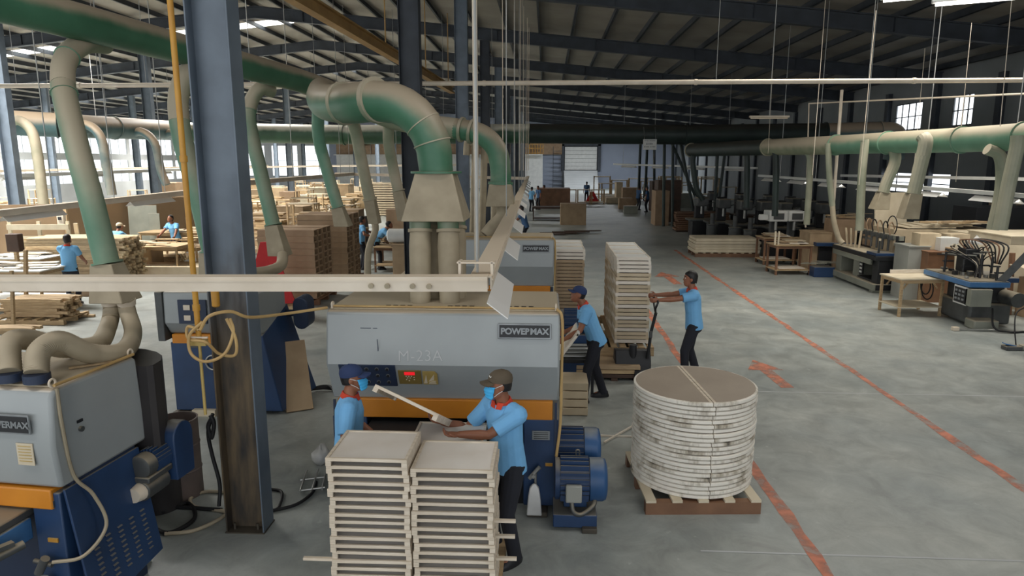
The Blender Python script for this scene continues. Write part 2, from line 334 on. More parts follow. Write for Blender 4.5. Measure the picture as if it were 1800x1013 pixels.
for Y in ROWY:
    for xa, xb in ((-43.5, -13), (-13, 17.2)):
        mb = MB()
        for z0, z1, w in ((-.75, -.71, .12), (-.71, -.27, .014), (-.27, -.23, .12)):
            mb.add([(x, yy, ROOF(x)+z) for z in (z0, z1) for yy in (Y-w, Y+w) for x in (xa, xb)], [(0, 2, 3, 1), (4, 5, 7, 6), (0, 1, 5, 4), (2, 6, 7, 3), (0, 4, 6, 2), (1, 3, 7, 5)])
        mb.obj('rafter', 'dsteel', ceil, sm=0)
        for i in range(7):
            x = xa+(xb-xa)*(i+.5)/7; MB().bx(x-.006, x+.006, Y-.11, Y+.11, ROOF(x)-.72, ROOF(x)-.26).obj('rafter_stiffener', 'dsteel', ceil, sm=0)
x = -43.0
while x < 17.2:
    z = ROOF(x); mb = MB().bx(x-.008, x+.008, -8, 96, z-.235, z-.01); mb.bx(x-.008, x+.07, -8, 96, z-.235, z-.222); mb.obj('purlin', 'dsteel', ceil, sm=0); x += 1.42
# walls
def wallpanels(name, lab, m, segs, axis, pos, th=.2):
    root = thing(name, lab, None); root['kind'] = 'structure'
    for a, b, z0, z1 in segs:
        mb = MB()
        (mb.bx(pos, pos+th, a, b, z0, z1) if axis == 'X' else mb.bx(a, b, pos, pos+th, z0, z1)); mb.obj('wall_panel', m, root, sm=0)
    return root
# window wall far off beyond the ridge: piers and two bands of glazing
segs = [(-8, 96, 0, 1.5), (-8, 96, 3.6, 4.2), (-8, 96, 5.9, 7.3)]
y = -8
while y < 96: segs += [(y, y+.5, 1.5, 3.6), (y, y+.5, 4.2, 5.9)]; y += 4.3
wallpanels('wall_west', 'pale wall with two long bands of bright windows', 'wallwhite', segs, 'X', -43.2)
nw = 0; y = -7.5
while y < 95:
    for z0, z1 in ((1.5, 3.6), (4.2, 5.9)):
        nw += 1
        if y > 35:
            w = MB().bx(-43.12, -43.1, y, y+3.8, z0, z1).obj('window_%d' % nw, 'pane', sm=0); struct(w, 'bright window in the pale far wall')
            f = MB()
            for t in (0, 1.27, 2.53, 3.76): f.bx(-43.1, -43.04, y+t, y+t+.05, z0, z1)
            f.obj('window_frame', 'wallwhite', w, sm=0)
    y += 4.3
# dark side wall with small windows
segs = [(-8, 96, 0, 2.0), (-8, 96, 2.9, 4.9), (-8, 96, 6.1, 7.6)]; y = -8; k = 0; holes = ((29.0, 30.4), (32.8, 35.2), (50.5, 53), (60, 63))
for a, b in ((-8, 29.0), (30.4, 32.8), (35.2, 50.5), (53, 60), (63, 96)): segs.append((a, b, 4.9, 6.1))
for a, b in ((-8, 18), (19.5, 22.5), (24.5, 30), (36, 96)): segs.append((a, b, 2.0, 2.9))
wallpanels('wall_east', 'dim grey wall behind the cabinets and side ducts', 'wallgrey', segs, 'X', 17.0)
for a, b in holes+((18, 19.5), (22.5, 24.5), (30, 36)):
    nw += 1; z0, z1 = (4.9, 6.1) if (a, b) in holes else (2.0, 2.9)
    w = MB().bx(17.08, 17.1, a, b, z0, z1).obj('window_%d' % nw, 'pane', sm=0); struct(w, 'small barred window high in the dim grey wall')
    f = MB()
    for t in range(5): f.bx(17.0, 17.04, a+(b-a)*t/4-.02, a+(b-a)*t/4+.02, z0, z1)
    for t in range(3): f.bx(17.0, 17.04, a, b, z0+(z1-z0)*t/2-.02, z0+(z1-z0)*t/2+.02)
    f.obj('window_frame', 'black', w, sm=0)
y = 1.4
while y < 95:
    MB().bx(16.8, 17.0, y-.15, y+.15, 0, 6.7).obj('wall_post', 'dsteel', bpy.data.objects['wall_east'], sm=0); y += 4.3
# end wall
we = wallpanels('wall_north', 'far end wall with white partition, loading door and blue-grey cladding', 'wallblue', [(-29, 2, 0, 10.4), (6.8, 17, 0, 10)], 'Y', 92)
for q in ((-43, -42, 0, 10.4), (-42, -29, 0, 1.6), (-42, -29, 5.6, 10.4), (-38, -37, 1.6, 5.6), (-33.5, -32.5, 1.6, 5.6)): MB().bx(q[0], q[1], 92, 92.2, q[2], q[3]).obj('wall_panel', 'wallwhite', we, sm=0)
for a, b in ((-42, -38), (-37, -33.5), (-32.5, -29)):
    nw += 1; w = MB().bx(a, b, 92.08, 92.1, 1.6, 5.6).obj('window_%d' % nw, 'pane', sm=0); struct(w, 'tall bright window in the far end wall')
    f = MB()
    for t in range(5): f.bx(a, b, 92.0, 92.05, 1.6+t-.03, 1.6+t+.03)
    f.obj('window_frame', 'wallwhite', w, sm=0)
MB().bx(2, 6.8, 92, 92.2, 5.6, 9.8).obj('wall_panel', 'wallblue', we, sm=0); MB().bx(2, 6.8, 92, 92.2, 0, 2.3).obj('wall_panel', 'wallgrey', we, sm=0)
MB().bx(2, 6.8, 92.05, 92.2, 2.3, 5.6).obj('wall_panel', 'dsteel', we, sm=0)  # backing plate added behind the door to stop light leaking through its gaps
MB().bx(-28, -.5, 91.4, 91.9, 0, 4.4).obj('white_partition', 'white', we, sm=0)
MB().bx(-28, 2, 91.5, 91.9, 4.4, 7).obj('brown_partition', 'kraft', we, sm=0)
dr = thing('door_1', 'large white sectional loading door at the top of the far steps', None, (4.4, 91.9, 0)); dr['kind'] = 'structure'
for k in range(6): MB().bx(-2.0, 2.2, -.05, .1, 2.4+.5*k, 2.88+.5*k).obj('door_panel', 'white', dr, bev=.01)
MB().bx(-2.5, -2.1, -.3, .1, 2.3, 5.7).bx(2.3, 2.7, -.3, .1, 2.3, 5.7).bx(-2.5, 2.7, -.3, .1, 5.5, 5.8).obj('door_frame', 'dsteel', dr, sm=0)
st = thing('concrete_steps', 'pale concrete steps below the far loading door', 'steps', (4.4, 88, 0))
for k in range(8): MB().bx(-2.1, 2.2, -1+.5*k, 3.4, .29*k, .29*k+.29).obj('step', 'wallwhite', st, sm=0)
ld = thing('access_stair', 'narrow steel stair flight beside the far loading door', 'stairs', (1.5, 90.6, 0))
for k in range(10): MB().box((0, 0, .3+.5*k), (1.3, .3, .05)).obj('tread', 'dsteel', ld, sm=0)
for sx in (-.65, .65): MB().bar((sx, 0, 0), (sx, .2, 5.4), .07, .1).obj('stringer', 'dsteel', ld, sm=0)
# columns: rolled H sections on three rows
def hcol(x, y, top, w=.38, d=.26, m='steel', label='', base=None, name='column'):
    mw = 'columnrust' if base else m
    o = thing(name, label, None, (x, y, 0)); o['kind'] = 'structure'; t = .014
    z0 = 0
    for sx in (-1, 1): MB().bx(sx*w/2-t/2, sx*w/2+t/2, -d/2, d/2, z0, top).obj('flange', mw if sx < 0 else m, o, bev=.003)
    MB().bx(-w/2+t/2, w/2-t/2, -.006, .006, z0, top).obj('web', mw, o, sm=0)
    MB().bx(-w/2-.012, w/2+.012, -d/2-.012, d/2+.012, 0, .012).obj('base_plate', 'rust', o, sm=0)
    return o
hc = hcol(-2.77, 5.82, 8.9, .345, .23, 'steel', 'blue-grey steel column with rusty brown foot between the sanders', base=1.55)
MB().bx(-.16, .16, -.115, -.008, 5.62, 8.9).obj('web_top_block', 'dsteel', hc, sm=0)  # dark block covering the top of the web
for sx in (-.12, .1): MB().cyl((sx, -.06, 0), (sx, -.06, .07), .012).obj('anchor_bolt', 'rust', hc)
rows = [(-2.77, ROWY[2:11]), (-17.9, ROWY[2:11]), (-29.5, ROWY[3:11])]
for ri, (x, ys) in enumerate(rows):
    for i, Y in enumerate(ys):
        hcol(x+(1.0 if ri == 1 and i == 0 else -.4 if ri == 1 else 0), Y, ROOF(x)-.75, .4, .28, 'dsteel' if (i % 2 == 0 and ri == 0) else 'steel', '%s steel column of the %s row beyond the rusty-footed column' % (nth(i), ('aisle', 'middle', 'window')[ri]))
# ================================================================ ducts
def pth(*a): return [AY(x, y, Y) for x, y, Y in a]
def flange(root, c, d, r, m, w=.05, over=.04, name='flange_ring'):
    d = V(d).normalized(); c = V(c); return MB().cyl(c-d*w/2, c+d*w/2, r+over, n=24).obj(name, m, root)
# main duct over the sanders
dm = thing('dust_duct', 'long green dust duct running overhead from the near machine past the column', 'duct', (0, 0, 0))
mp = spline(pth((-260, -58, 5.6), (110, 31, 7.2), (300, 81, 8.8), (423, 114, 10.1), (560, 153, 12.2), (690, 209, 12.9), (800, 226, 12.9)), 8)
mp2 = spline(pth((800, 226, 12.9), (845, 236, 12.8), (872, 262, 12.75), (880, 300, 12.75), (880, 322, 12.75)), 8)
MB().tube(mp[:-10], .19, 24).obj('main_pipe', 'duct', dm); MB().tube(mp[-11:], .19, 24).obj('dusty_pipe', 'duct_dust', dm)
MB().tube(mp2, .19, 24).obj('elbow', 'duct', dm)
for i in (2, 5): flange(dm, mp2[i], mp2[i+1]-mp2[i], .19, 'duct_dust')
flange(dm, mp2[-1], mp2[-1]-mp2[-2], .19, 'duct')
def hood(root, c, w0, w1, d0, d1, z0, z1, name='hood', m='hose'):
    x, y = c; r = []
    for t, w, d in ((z1, w1, d1), (z0, w0, d0)):
        r.append([V((x+sx*w/2, y+sy*d/2, t)) for sx, sy in ((-1, -1), (1, -1), (1, 1), (-1, 1))])
    MB().loft(r).obj(name, m, root, sm=20, bev=.008)
p = mp2[-1]; hood(dm, (p.x, p.y), .52, .4, .5, .38, p.z-.42, p.z-.02, m='hose')
MB().tube(spline([(p.x+.05, p.y, p.z-.4), (p.x+.02, p.y, p.z-.62), (p.x-.15, p.y-.05, p.z-.8), (p.x-.28, p.y-.1, 2.06)], 6), .12, 16).obj('outlet', 'hose', dm)
# the big branch feeding the front sander
db = thing('branch_duct', 'thick dusty green elbow duct bending down into the pale hood of the front sander', 'duct', (0, 0, 0))
bp = spline(pth((565, 160, 11.2), (566, 172, 9.4), (578, 181, 8.0), (620, 182, 7.25), (660, 176, 7.0)), 6)
MB().tube(bp, .205, 28).obj('inlet_elbow', 'duct', db)
bq = spline(pth((652, 177, 7.02), (700, 184, 6.95), (737, 210, 6.9), (760, 252, 6.88), (767, 303, 6.88)), 4)
MB().tube(bq, [.2, .2, .2, .2, .195, .195, .19, .19, .185, .185, .18, .18, .18, .175, .175, .17, .17], 28).obj('bend', 'duct', db, sm=14)
for q, i in ((bp, -9), (bp, -1)): flange(db, q[i], q[-1]-q[-4], .205, 'duct_dust', .05, .022)
for i in (9, 12): flange(db, bq[i], bq[i+1]-bq[i-1], .18, 'duct_dust', .012, .01, 'seam')
flange(db, bq[-1], (0, 0, 1), .17, 'duct', .02, .085)
e = bq[-1]; hood(db, (e.x+.0, e.y), .62, .37, .6, .36, e.z-.47, e.z-.01)
MB().cyl(e-V((0, 0, .03)), e-V((0, 0, .07)), .17, n=24).obj('collar_ring', 'duct', db)
hx, hy, hz = e.x, e.y, e.z-.47
for k, (sx, sy) in enumerate(((-.15, -.14), (.13, -.14), (-.1, .17), (.16, .17))):
    top = V((hx+sx, hy+sy, hz)); bot = V((hx+sx*1.05+.02, hy-.18+sy*.8, 2.0))
    a = top+(bot-top)*.12; b = top+(bot-top)*.3
    o = MB().tube([top, a], .105, 18).obj('spigot', 'duct', db)
    MB().tube([a, b, bot], [.1, .11, .1], 18).obj('drop_hose', 'hose', db)
    flange(db, a, bot-top, .1, 'hose', .03, .02, 'clamp')
# near drop pipe on to the near sander
def droppipe(label, pts, r, ms, hoodargs=None, k=6, n=16, rings=(), cut=None, group='drop pipes under the main duct'):
    o = thing('drop_pipe', label, 'duct', (0, 0, 0), 0, group); q = spline(pth(*pts), k)
    c = cut or len(q)//2
    MB().tube(q[:c+1], r, n).obj('upper_pipe', ms[0], o, sm=25); MB().tube(q[c:], r, n).obj('lower_pipe', ms[1], o, sm=25)
    for i in rings: flange(o, q[i], q[min(i+1, len(q)-1)]-q[max(0, i-1)], r, ms[1], .015, .012, 'seam')
    e = q[-1]; d = (q[-1]-q[-2]).normalized()
    if hoodargs:
        w0, d0, h = hoodargs; f = e+d*h; rr = []
        u = V((1, 0, 0)); w = V((0, 1, 0))
        rr.append([e+(u*sx+w*sy)*r*.95 for sx, sy in ((-1, -1), (1, -1), (1, 1), (-1, 1))]); rr.append([f+u*sx*w0/2+w*sy*d0/2 for sx, sy in ((-1, -1), (1, -1), (1, 1), (-1, 1))])
        MB().loft(rr).obj('hood', ms[2], o, sm=20, bev=.01); flange(o, e, d, r, ms[1], .02, .03)
        o['_end'] = tuple(f)
    return o, q
d1, q1 = droppipe('wide pale green drop pipe curving down to the near sander', ((185, 77, 7.9), (150, 76, 7.6), (118, 100, 7.2), (111, 150, 6.9), (133, 250, 6.6), (160, 350, 6.45), (188, 462, 6.4)), .112, ('duct_dust', 'duct_pale', 'hose'), (.34, .34, .38), 6, 20, (12, 19))
f = V(d1['_end'])
for dx, ctl in ((-.06, [(190, 575, 6.2), (170, 606, 5.35), (110, 612, 4.95), (55, 598, 4.75), (18, 604, 4.55), (16, 655, 4.42)]), (.1, [(234, 585, 6.1), (216, 618, 5.2), (160, 622, 4.85), (105, 600, 4.65), (70, 618, 4.5), (64, 657, 4.4)])):
    pts = [f+V((dx, 0, .02)), f+V((dx, 0, -.1))]+pth(*ctl); q = spline(pts, 22); rr = [.078*(1 if i % 2 else .955) for i in range(len(q))]
    MB().tube(q, rr, 18).obj('flexible_hose', 'hose', d1, sm=50)
    MB().tube([q[0], q[10]], .085, 16).obj('hose_clamp', 'cream', d1)
    MB().cyl(q[-1]+V((0, 0, .0)), q[-1]-V((0, 0, .06)), .085).obj('hose_collar', 'navy', d1)
droppipe('dusty drop pipe half hidden behind the rusty-footed column', ((345, 120, 9.2), (325, 135, 9.0), (313, 180, 8.9), (322, 250, 8.8), (348, 340, 8.7), (372, 440, 8.7)), .125, ('duct_dust', 'duct_pale', 'hose'), (.35, .35, .35))
droppipe('slim green drop pipe with a square hood just past the rusty-footed column', ((478, 160, 11.3), (458, 156, 11.1), (441, 180, 11.0), (438, 215, 10.9), (455, 290, 10.8), (480, 395, 10.7)), .11, ('duct_dust', 'duct_pale', 'hose'), (.3, .3, .5), 6, 16, (15,))
droppipe('slanting green drop pipe with long hood below the branch elbow', ((560, 172, 11.0), (560, 240, 11.5), (575, 300, 11.6), (594, 364, 11.6)), .1, ('duct_pale', 'duct_pale', 'hose'), (.26, .3, .34))
droppipe('dusty tan drop pipe ending in a hose over the bench workers', ((606, 168, 12.5), (624, 226, 13.2), (637, 290, 13.4), (650, 350, 13.5)), .115, ('duct_dust', 'duct_dust', 'hose'), (.2, .3, .5))
droppipe('dusty drop pipe farthest along under the main duct before the dark column', ((684, 208, 12.95), (683, 250, 13.2), (692, 300, 13.4), (700, 335, 13.4)), .105, ('duct_dust', 'duct_dust', 'hose'), (.26, .26, .6))
o = thing('flexible_pipe', 'bent tan flexible pipe hanging before the bench workers', 'duct', (0, 0, 0))
MB().tube(spline(pth((652, 380, 14.0), (660, 402, 13.9), (648, 440, 13.8), (646, 490, 13.8)), 8), .07, 12).obj('flexible_hose', 'hose', o)
o = thing('flexible_pipe', 'short dusty flexible pipe curling to the rusty-footed column', 'duct', (0, 0, 0))
MB().tube(spline(pth((497, 448, 10.5), (494, 466, 10.3), (475, 476, 10.0), (440, 482, 9.6)), 8), .085, 12).obj('flexible_hose', 'hose', o)
# vertical pale ducts behind hood two
for k, (x, y0, y1, Y) in enumerate(((822, 248, 500, 17), (838, 252, 500, 17.5), (858, 262, 480, 19))):
    o = thing('riser_pipe', 'thin grey riser pipe %s from the dark column' % nth(k), 'pipe', (0, 0, 0), 0, 'riser pipes beyond the front hood')
    MB().tube(spline(pth((x-2, y0+25, Y), (x, y0+2, Y), (x+9, y0+4, Y), (x+13, y0+30, Y), (x+6, y1, Y)), 6), .085, 12).obj('pipe_bend', 'hose', o)
# big header crossing the hall
hd = thing('header_duct', 'very wide duct crossing the whole hall, dark in the middle and teal at its end', 'duct', (0, 0, 0))
hp = pth((310, 232, 32.2), (605, 237, 32.2), (930, 235, 32.2), (1205, 237, 32.2), (1450, 234, 32.2), (1545, 232, 32.2))
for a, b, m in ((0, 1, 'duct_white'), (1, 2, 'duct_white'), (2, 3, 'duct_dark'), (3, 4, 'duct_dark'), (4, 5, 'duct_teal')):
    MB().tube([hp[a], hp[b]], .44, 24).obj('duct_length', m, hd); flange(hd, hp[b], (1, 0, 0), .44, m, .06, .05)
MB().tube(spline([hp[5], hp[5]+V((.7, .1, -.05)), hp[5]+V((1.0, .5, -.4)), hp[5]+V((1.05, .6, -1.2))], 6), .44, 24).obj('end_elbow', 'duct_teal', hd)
sd = thing('side_header_duct', 'wide dusty brown duct over the bright windows', 'duct', (0, 0, 0))
sp = pth((-150, 208, 23), (100, 220, 25), (200, 225, 28), (312, 230, 32.2))
for a in range(3): MB().tube([sp[a], sp[a+1]], .44, 24).obj('duct_length', 'duct_teal', sd); flange(sd, sp[a+1], sp[a+1]-sp[a], .44, 'duct_teal', .06, .04)
for k, (x, y, Y) in enumerate(((12, 210, 23.8), (132, 218, 25.8), (228, 230, 29), (285, 232, 31))):
    o = thing('branch_pipe', 'curved grey branch pipe hanging from the brown duct, %s along it' % nth(k), 'duct', (0, 0, 0), 0, 'branch pipes by the bright windows')
    MB().tube(spline(pth((x, y+6, Y), (x+22, y+2, Y-.3), (x+44, y+22, Y-.4), (x+55, y+70, Y-.4), (x+65, y+155-k*30, Y-.4)), 6), .17, 14).obj('bent_pipe', 'duct_teal' if k else 'duct_dust', o)
# side duct above the boring machines
gd = thing('side_duct', 'long pale green duct over the boring machines with dusty top', 'duct', (0, 0, 0))
gp = spline(pth((1960, 228, 11.5), (1800, 240, 13.5), (1690, 246, 15), (1560, 251, 17.5), (1470, 255, 19.5), (1350, 259, 23), (1215, 264, 28.5)), 4)
for i in range(0, len(gp)-1, 4):
    MB().tube(gp[i:i+5], .255, 24).obj('duct_length', ('duct' if 0 else 'duct_pale') if i < 16 else 'duct_dust' if i < 20 else 'duct_dark', gd); flange(gd, gp[min(i+4, len(gp)-1)], gp[i+1]-gp[i], .255, 'duct_dust' if i > 12 else 'duct_pale', .05, .03)  # far length coloured darker to stand for the lack of light there
side = [((1622, 240, 15.4), (1627, 252, 15.3), (1616, 300, 15.3), (1606, 340, 15.3), .14, (.34, .34, .55), 'pale side drop pipe with wide hood over the tan boxes'),
 ((1572, 262, 17.2), (1573, 285, 17.2), (1558, 322, 17.2), (1553, 338, 17.2), .13, (.36, .36, .42), 'dog-legged side drop pipe with small hood over the tall board'),
 ((1520, 246, 17.6), (1520, 256, 17.6), (1515, 310, 17.6), (1511, 405, 17.6), .1, None, 'straight grey side drop pipe behind the long boring machine'),
 ((1455, 252, 19.4), (1456, 268, 19.4), (1458, 312, 19.4), (1463, 362, 19.4), .08, None, 'thin side drop pipe above the far end of the boring machine'),
 ((1412, 257, 20.8), (1418, 266, 20.8), (1424, 290, 20.8), (1418, 395, 20.8), .09, None, 'crooked side drop pipe by the white press heads'),
 ((1735, 262, 13.9), (1758, 276, 13.9), (1760, 330, 13.9), (1745, 404, 13.9), .11, None, 'curved side drop pipe behind the plywood crate'),
 ((1790, 238, 13.2), (1787, 262, 13.2), (1772, 330, 13.2), (1758, 404, 13.2), .12, None, 'thick side drop pipe slanting down by the plywood crate'),
 ((1362, 262, 22.4), (1364, 280, 22.4), (1364, 320, 22.4), (1362, 380, 22.4), .1, None, 'dim side drop pipe over the dark machines'),
 ((1312, 264, 24.5), (1313, 280, 24.5), (1313, 310, 24.5), (1312, 365, 24.5), .1, None, 'dim side drop pipe second over the dark machines'),
 ((1222, 266, 28.2), (1218, 285, 28.2), (1224, 330, 28.2), (1236, 352, 28.2), .11, None, 'dim side drop pipe at the far dark end of the green duct')]
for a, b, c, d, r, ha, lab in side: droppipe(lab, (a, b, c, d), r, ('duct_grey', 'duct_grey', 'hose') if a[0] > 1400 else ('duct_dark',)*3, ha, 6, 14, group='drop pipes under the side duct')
o = thing('flexible_pipe', 'tan hose drooping from a side drop pipe to the boring machine', 'duct', (0, 0, 0))
MB().tube(spline(pth((1463, 360, 19.4), (1466, 390, 19.3), (1474, 418, 19.2), (1482, 428, 19.1)), 6), .07, 10).obj('flexible_hose', 'hose', o)
# far dark pipes standing by the sign
for k, (x, y0, y1, x2) in enumerate(((1126, 250, 350, 1122), (1138, 250, 345, 1134), (1150, 250, 345, 1150), (1168, 250, 398, 1166), (1183, 250, 398, 1182), (1196, 250, 398, 1224), (1262, 262, 398, 1254), (1275, 262, 398, 1258), (1180, 250, 398, 1246))):
    o = thing('riser_pipe', 'dark riser pipe in the dim far corner, %s beyond the hanging sign' % nth(k), 'pipe', (0, 0, 0), 0, 'dark riser pipes beyond the sign')
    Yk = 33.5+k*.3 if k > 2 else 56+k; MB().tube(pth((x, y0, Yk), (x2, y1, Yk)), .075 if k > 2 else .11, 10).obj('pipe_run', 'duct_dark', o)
# ================================================================ hanging rails, pipes and wires
rail = thing('lighting_rail', 'dusty cream lighting rail hung low in front of the column and sanders', 'rail', (0, 0, 0))
A = AY(-140, 499, 4.5); B_ = AY(858, 499, 4.5); z = B_.z; Yr = 4.5
def channel(root, p, q, w, h, m='cream'):
    p = V(p); q = V(q)
    MB().bar(p+V((0, 0, h/2)), q+V((0, 0, h/2)), w, .012).obj('top_plate', m, root, sm=0)
    d = (q-p).normalized(); n = V((-d.y, d.x, 0))*(w/2-.006)
    MB().bar(p+n, q+n, .012, h-.012).obj('side_plate', m, root, sm=0); MB().bar(p-n, q-n, .012, h-.012).obj('side_plate', m, root, sm=0)
    MB().bar(p-n*1.12+V((0, 0, h*.3)), q-n*1.12+V((0, 0, h*.3)), .012, h*.1).obj('lip', m, root, sm=0)
channel(rail, A, V((B_.x, Yr, z)), .11, .1)
E1 = V((B_.x-.05, Yr, z)); E2 = AY(928, 311, 40)
channel(rail, E1, E2, .15, .09)
for k in range(4): MB().cyl((B_.x-.78+.11*k+(.06 if k > 1 else 0), Yr-.075, z-.01), (B_.x-.78+.11*k+(.06 if k > 1 else 0), Yr-.05, z-.01), .018, n=10).obj('bolt', 'hose', rail)
def lampunit(root, c, d, L=1.2, both=True):
    c = V(c); d = V(d).normalized(); n = V((d.y, -d.x, 0))
    p = c-d*L/2; q = c+d*L/2
    o = MB().add([p+V((0, 0, .05)), q+V((0, 0, .05)), q+n*.13+V((0, 0, -.05)), p+n*.13+V((0, 0, -.05)), p+V((0, 0, .058)), q+V((0, 0, .058)), q+n*.135+V((0, 0, -.045)), p+n*.135+V((0, 0, -.045))], [(0, 1, 2, 3), (7, 6, 5, 4), (3, 2, 6, 7), (0, 3, 7, 4), (1, 5, 6, 2), (0, 4, 5, 1)]).obj('reflector', 'lamphood', root, sm=0)
    if both: MB().add([p+V((0, 0, .05)), q+V((0, 0, .05)), q-n*.13+V((0, 0, -.05)), p-n*.13+V((0, 0, -.05)), p+V((0, 0, .058)), q+V((0, 0, .058)), q-n*.135+V((0, 0, -.045)), p-n*.135+V((0, 0, -.045))], [(0, 1, 2, 3), (7, 6, 5, 4), (3, 2, 6, 7), (0, 3, 7, 4), (1, 5, 6, 2), (0, 4, 5, 1)]).obj('reflector', 'lamphood', root, sm=0)
    return p, q
dE = (E2-E1).normalized()
for k in range(12):
    c = E1+dE*(.35+2.6*k+(k*.05))-V((0, 0, .1)); l = thing('strip_light', 'white strip light reflector under the cream rail, %s from its corner' % nth(k), 'lamp', tuple(c), 0, 'strip lights under the cream rail')
    lampunit(l, (0.06, 0, -.03), dE, 1.25, False)
MB().box(E1+V((-.04, .12, .13)), (.26, .1, .012)).box(E1+V((-.15, .12, .09)), (.02, .1, .1)).box(E1+V((.07, .12, .09)), (.02, .1, .1)).obj('hanger_bracket', 'cream', rail, bev=.003)
def wire(p, q, r, lab, m='steelbright', grp='hanging wires', name='hanger_wire', cat='wire'):
    return tag(MB().cyl(p, q, r, n=6).obj(name, m), lab, cat, grp)
hk = 0
for k, t in enumerate((.0, 5, 9, 13, 17, 21, 25, 29, 33)):
    c = E1+dE*(t+.1)+V((-.03, 0, .06)); wire(c, (c.x, c.y, ROOF(c.x)-.2), .008 if k else .01, 'thin rod holding the cream rail, %s from its corner' % nth(k), grp='rods holding the cream rail')
pole = thing('hanger_pole', 'pale vertical pole rising from the second sander to the roof', 'pole', (0, 0, 0))
p = AY(838, 440, 8.2); MB().cyl((p.x, p.y, p.z-.55), (p.x, p.y, ROOF(p.x)-.25), .03).obj('pole_tube', 'cream', pole); MB().cyl((p.x, p.y, p.z-.6), (p.x, p.y, p.z-.5), .05).obj('pole_socket', 'cream', pole)
# thin wires by the aisle
for k, x in enumerate((884, 904, 914, 920, 926, 929)):
    p = AY(x, 300, 20+k*2); wire(p, (p.x, p.y, ROOF(p.x)-.3), .014, 'thin pale wire above the end of the cream rail, %s from the dark column' % nth(k), 'cream', 'wires above the cream rail')
hp_ = thing('compressed_air_pipe', 'thin cream pipe crossing the whole hall below the roof', 'pipe', (0, 0, 0))
a, b = AY(-200, 159, 15.1), AY(2000, 154, 15.1); a.z = b.z = 5.06; a.y = b.y = 15.1
for k in range(6): MB().cyl(a+(b-a)*k/6, a+(b-a)*(k+1)/6, .05, n=10).obj('pipe_length', 'cream', hp_); flange(hp_, a+(b-a)*k/6, (1, 0, 0), .05, 'cream', .06, .012, 'coupling')
hw = 0
for x in (30, 175, 258, 390, 1258, 1355, 1525, 1630):
    p = AY(x, 157, 15.1); wire((p.x, 15.1, 5.1), (p.x, 15.1, ROOF(p.x)-.1), .006, 'thin wire holding the cream cross pipe, %s along it' % nth(hw), grp='wires holding the cross pipe'); hw += 1
# yellow service pipe by the front column
yp = thing('yellow_pipe', 'yellow vertical air pipe beside the rusty-footed column', 'pipe', (0, 0, 0))
p = AY(345, 540, 5.35); MB().cyl((p.x, p.y, 1.92), (p.x, p.y, 8.8), .023).obj('pipe_tube', 'yellow', yp)
for zz in (2.2, 3.4, 5): MB().cyl((p.x, p.y, zz), (p.x, p.y, zz+.05), .03).obj('coupling', 'yellow', yp)
MB().box((p.x, p.y, 1.93), (.13, .05, .05)).cyl((p.x, p.y, 1.3), (p.x, p.y, 1.93), .013).obj('valve', 'gold', yp); MB().bar((p.x-.08, p.y-.03, 1.98), (p.x+.09, p.y-.03, 1.98), .02, .012).obj('valve_lever', 'cream', yp)
hs = thing('air_hose', 'yellow air hose looped round the rusty-footed column', 'hose', (0, 0, 0))
MB().tube(spline(pth((352, 580, 5.3), (368, 556, 5.3), (405, 548, 5.4), (440, 558, 5.55), (500, 552, 6.0), (575, 541, 6.3)), 8), .014, 8).obj('hose_run', 'air', hs)
for k, pts in enumerate((((350, 580, 5.3), (330, 575, 5.3), (332, 596, 5.3), (362, 602, 5.3), (385, 622, 5.4), (413, 624, 5.4), (414, 595, 5.4), (398, 560, 5.4)), ((356, 566, 5.3), (333, 590, 5.28), (336, 622, 5.28), (362, 636, 5.28), (395, 622, 5.35), (410, 585, 5.4), (404, 560, 5.42)))):
    MB().tube(spline(pth(*pts), 8), .013, 8).obj('hose_loop', 'air', hs)
tag(MB().lathe([(.02, 0), (.034, .01), (.034, .16), (.03, .19), (.012, .21), (.012, .23)], (0, 0, 0), 12).obj('spray_can', 'yellow', loc=AY(380, 540, 5.66)), 'small yellow bottle hung on the rusty-footed column', 'bottle')
# yellow crane rail under the roof
cr = thing('crane_rail', 'long yellow rail beam hung under the roof', 'beam', (0, 0, 0))
a, b = AY(497, -8, 13), AY(795, 164, 30); MB().bar(a, b, .22, .04).obj('bottom_flange', 'crane', cr, sm=0); MB().bar(a+V((0, 0, .13)), b+V((0, 0, .13)), .04, .24).obj('rail_web', 'crane', cr, sm=0); MB().bar(a+V((0, 0, .26)), b+V((0, 0, .26)), .2, .04).obj('top_flange', 'crane', cr, sm=0)
for t in (.1, .4, .7, .95):
    c = a+(b-a)*t; MB().cyl(c+V((0, 0, .3)), (c.x, c.y, ROOF(c.x)-.2), .02, n=6).obj('hanger_rod', 'crane', cr)
# low rails over the benches
def benchrail(lab, p, q, w=.16, h=.1, lamps=0, m='cream', rods=4, lgrp=None, rl=None):
    o = thing('lighting_rail', lab, 'rail', (0, 0, 0), 0, 'lighting rails over the benches'); channel(o, p, q, w, h, m); p = V(p); q = V(q); d = (q-p).normalized()
    for k in range(lamps):
        c = p+(q-p)*((k+.5)/lamps)-V((0, 0, .1)); l = thing('strip_light', '%s strip light along %s' % (nth(k), rl), 'lamp', tuple(c), 0, lgrp); lampunit(l, (0, 0, -.02), d, 1.25)
        MB().cyl(-d*.6+V((0, 0, -.01)), d*.6+V((0, 0, -.01)), .016, n=8).obj('tube_lamp', 'tube' if rl == 'the side rail' else 'lamphood', l)
    for k in range(rods):
        c = p+(q-p)*((k+.3)/rods); MB().cyl(c, (c.x, c.y, ROOF(c.x)-.1), .011, n=6).obj('hanger_rod', 'steelbright', o)
    return o
benchrail('dusty rail over the tan partition and wood piles', AY(-80, 384, 11.8), AY(345, 337, 17.5), .2, .12, 2, 'cream', 4, 'strip lights over the wood piles', 'the dusty rail by the tan partition')
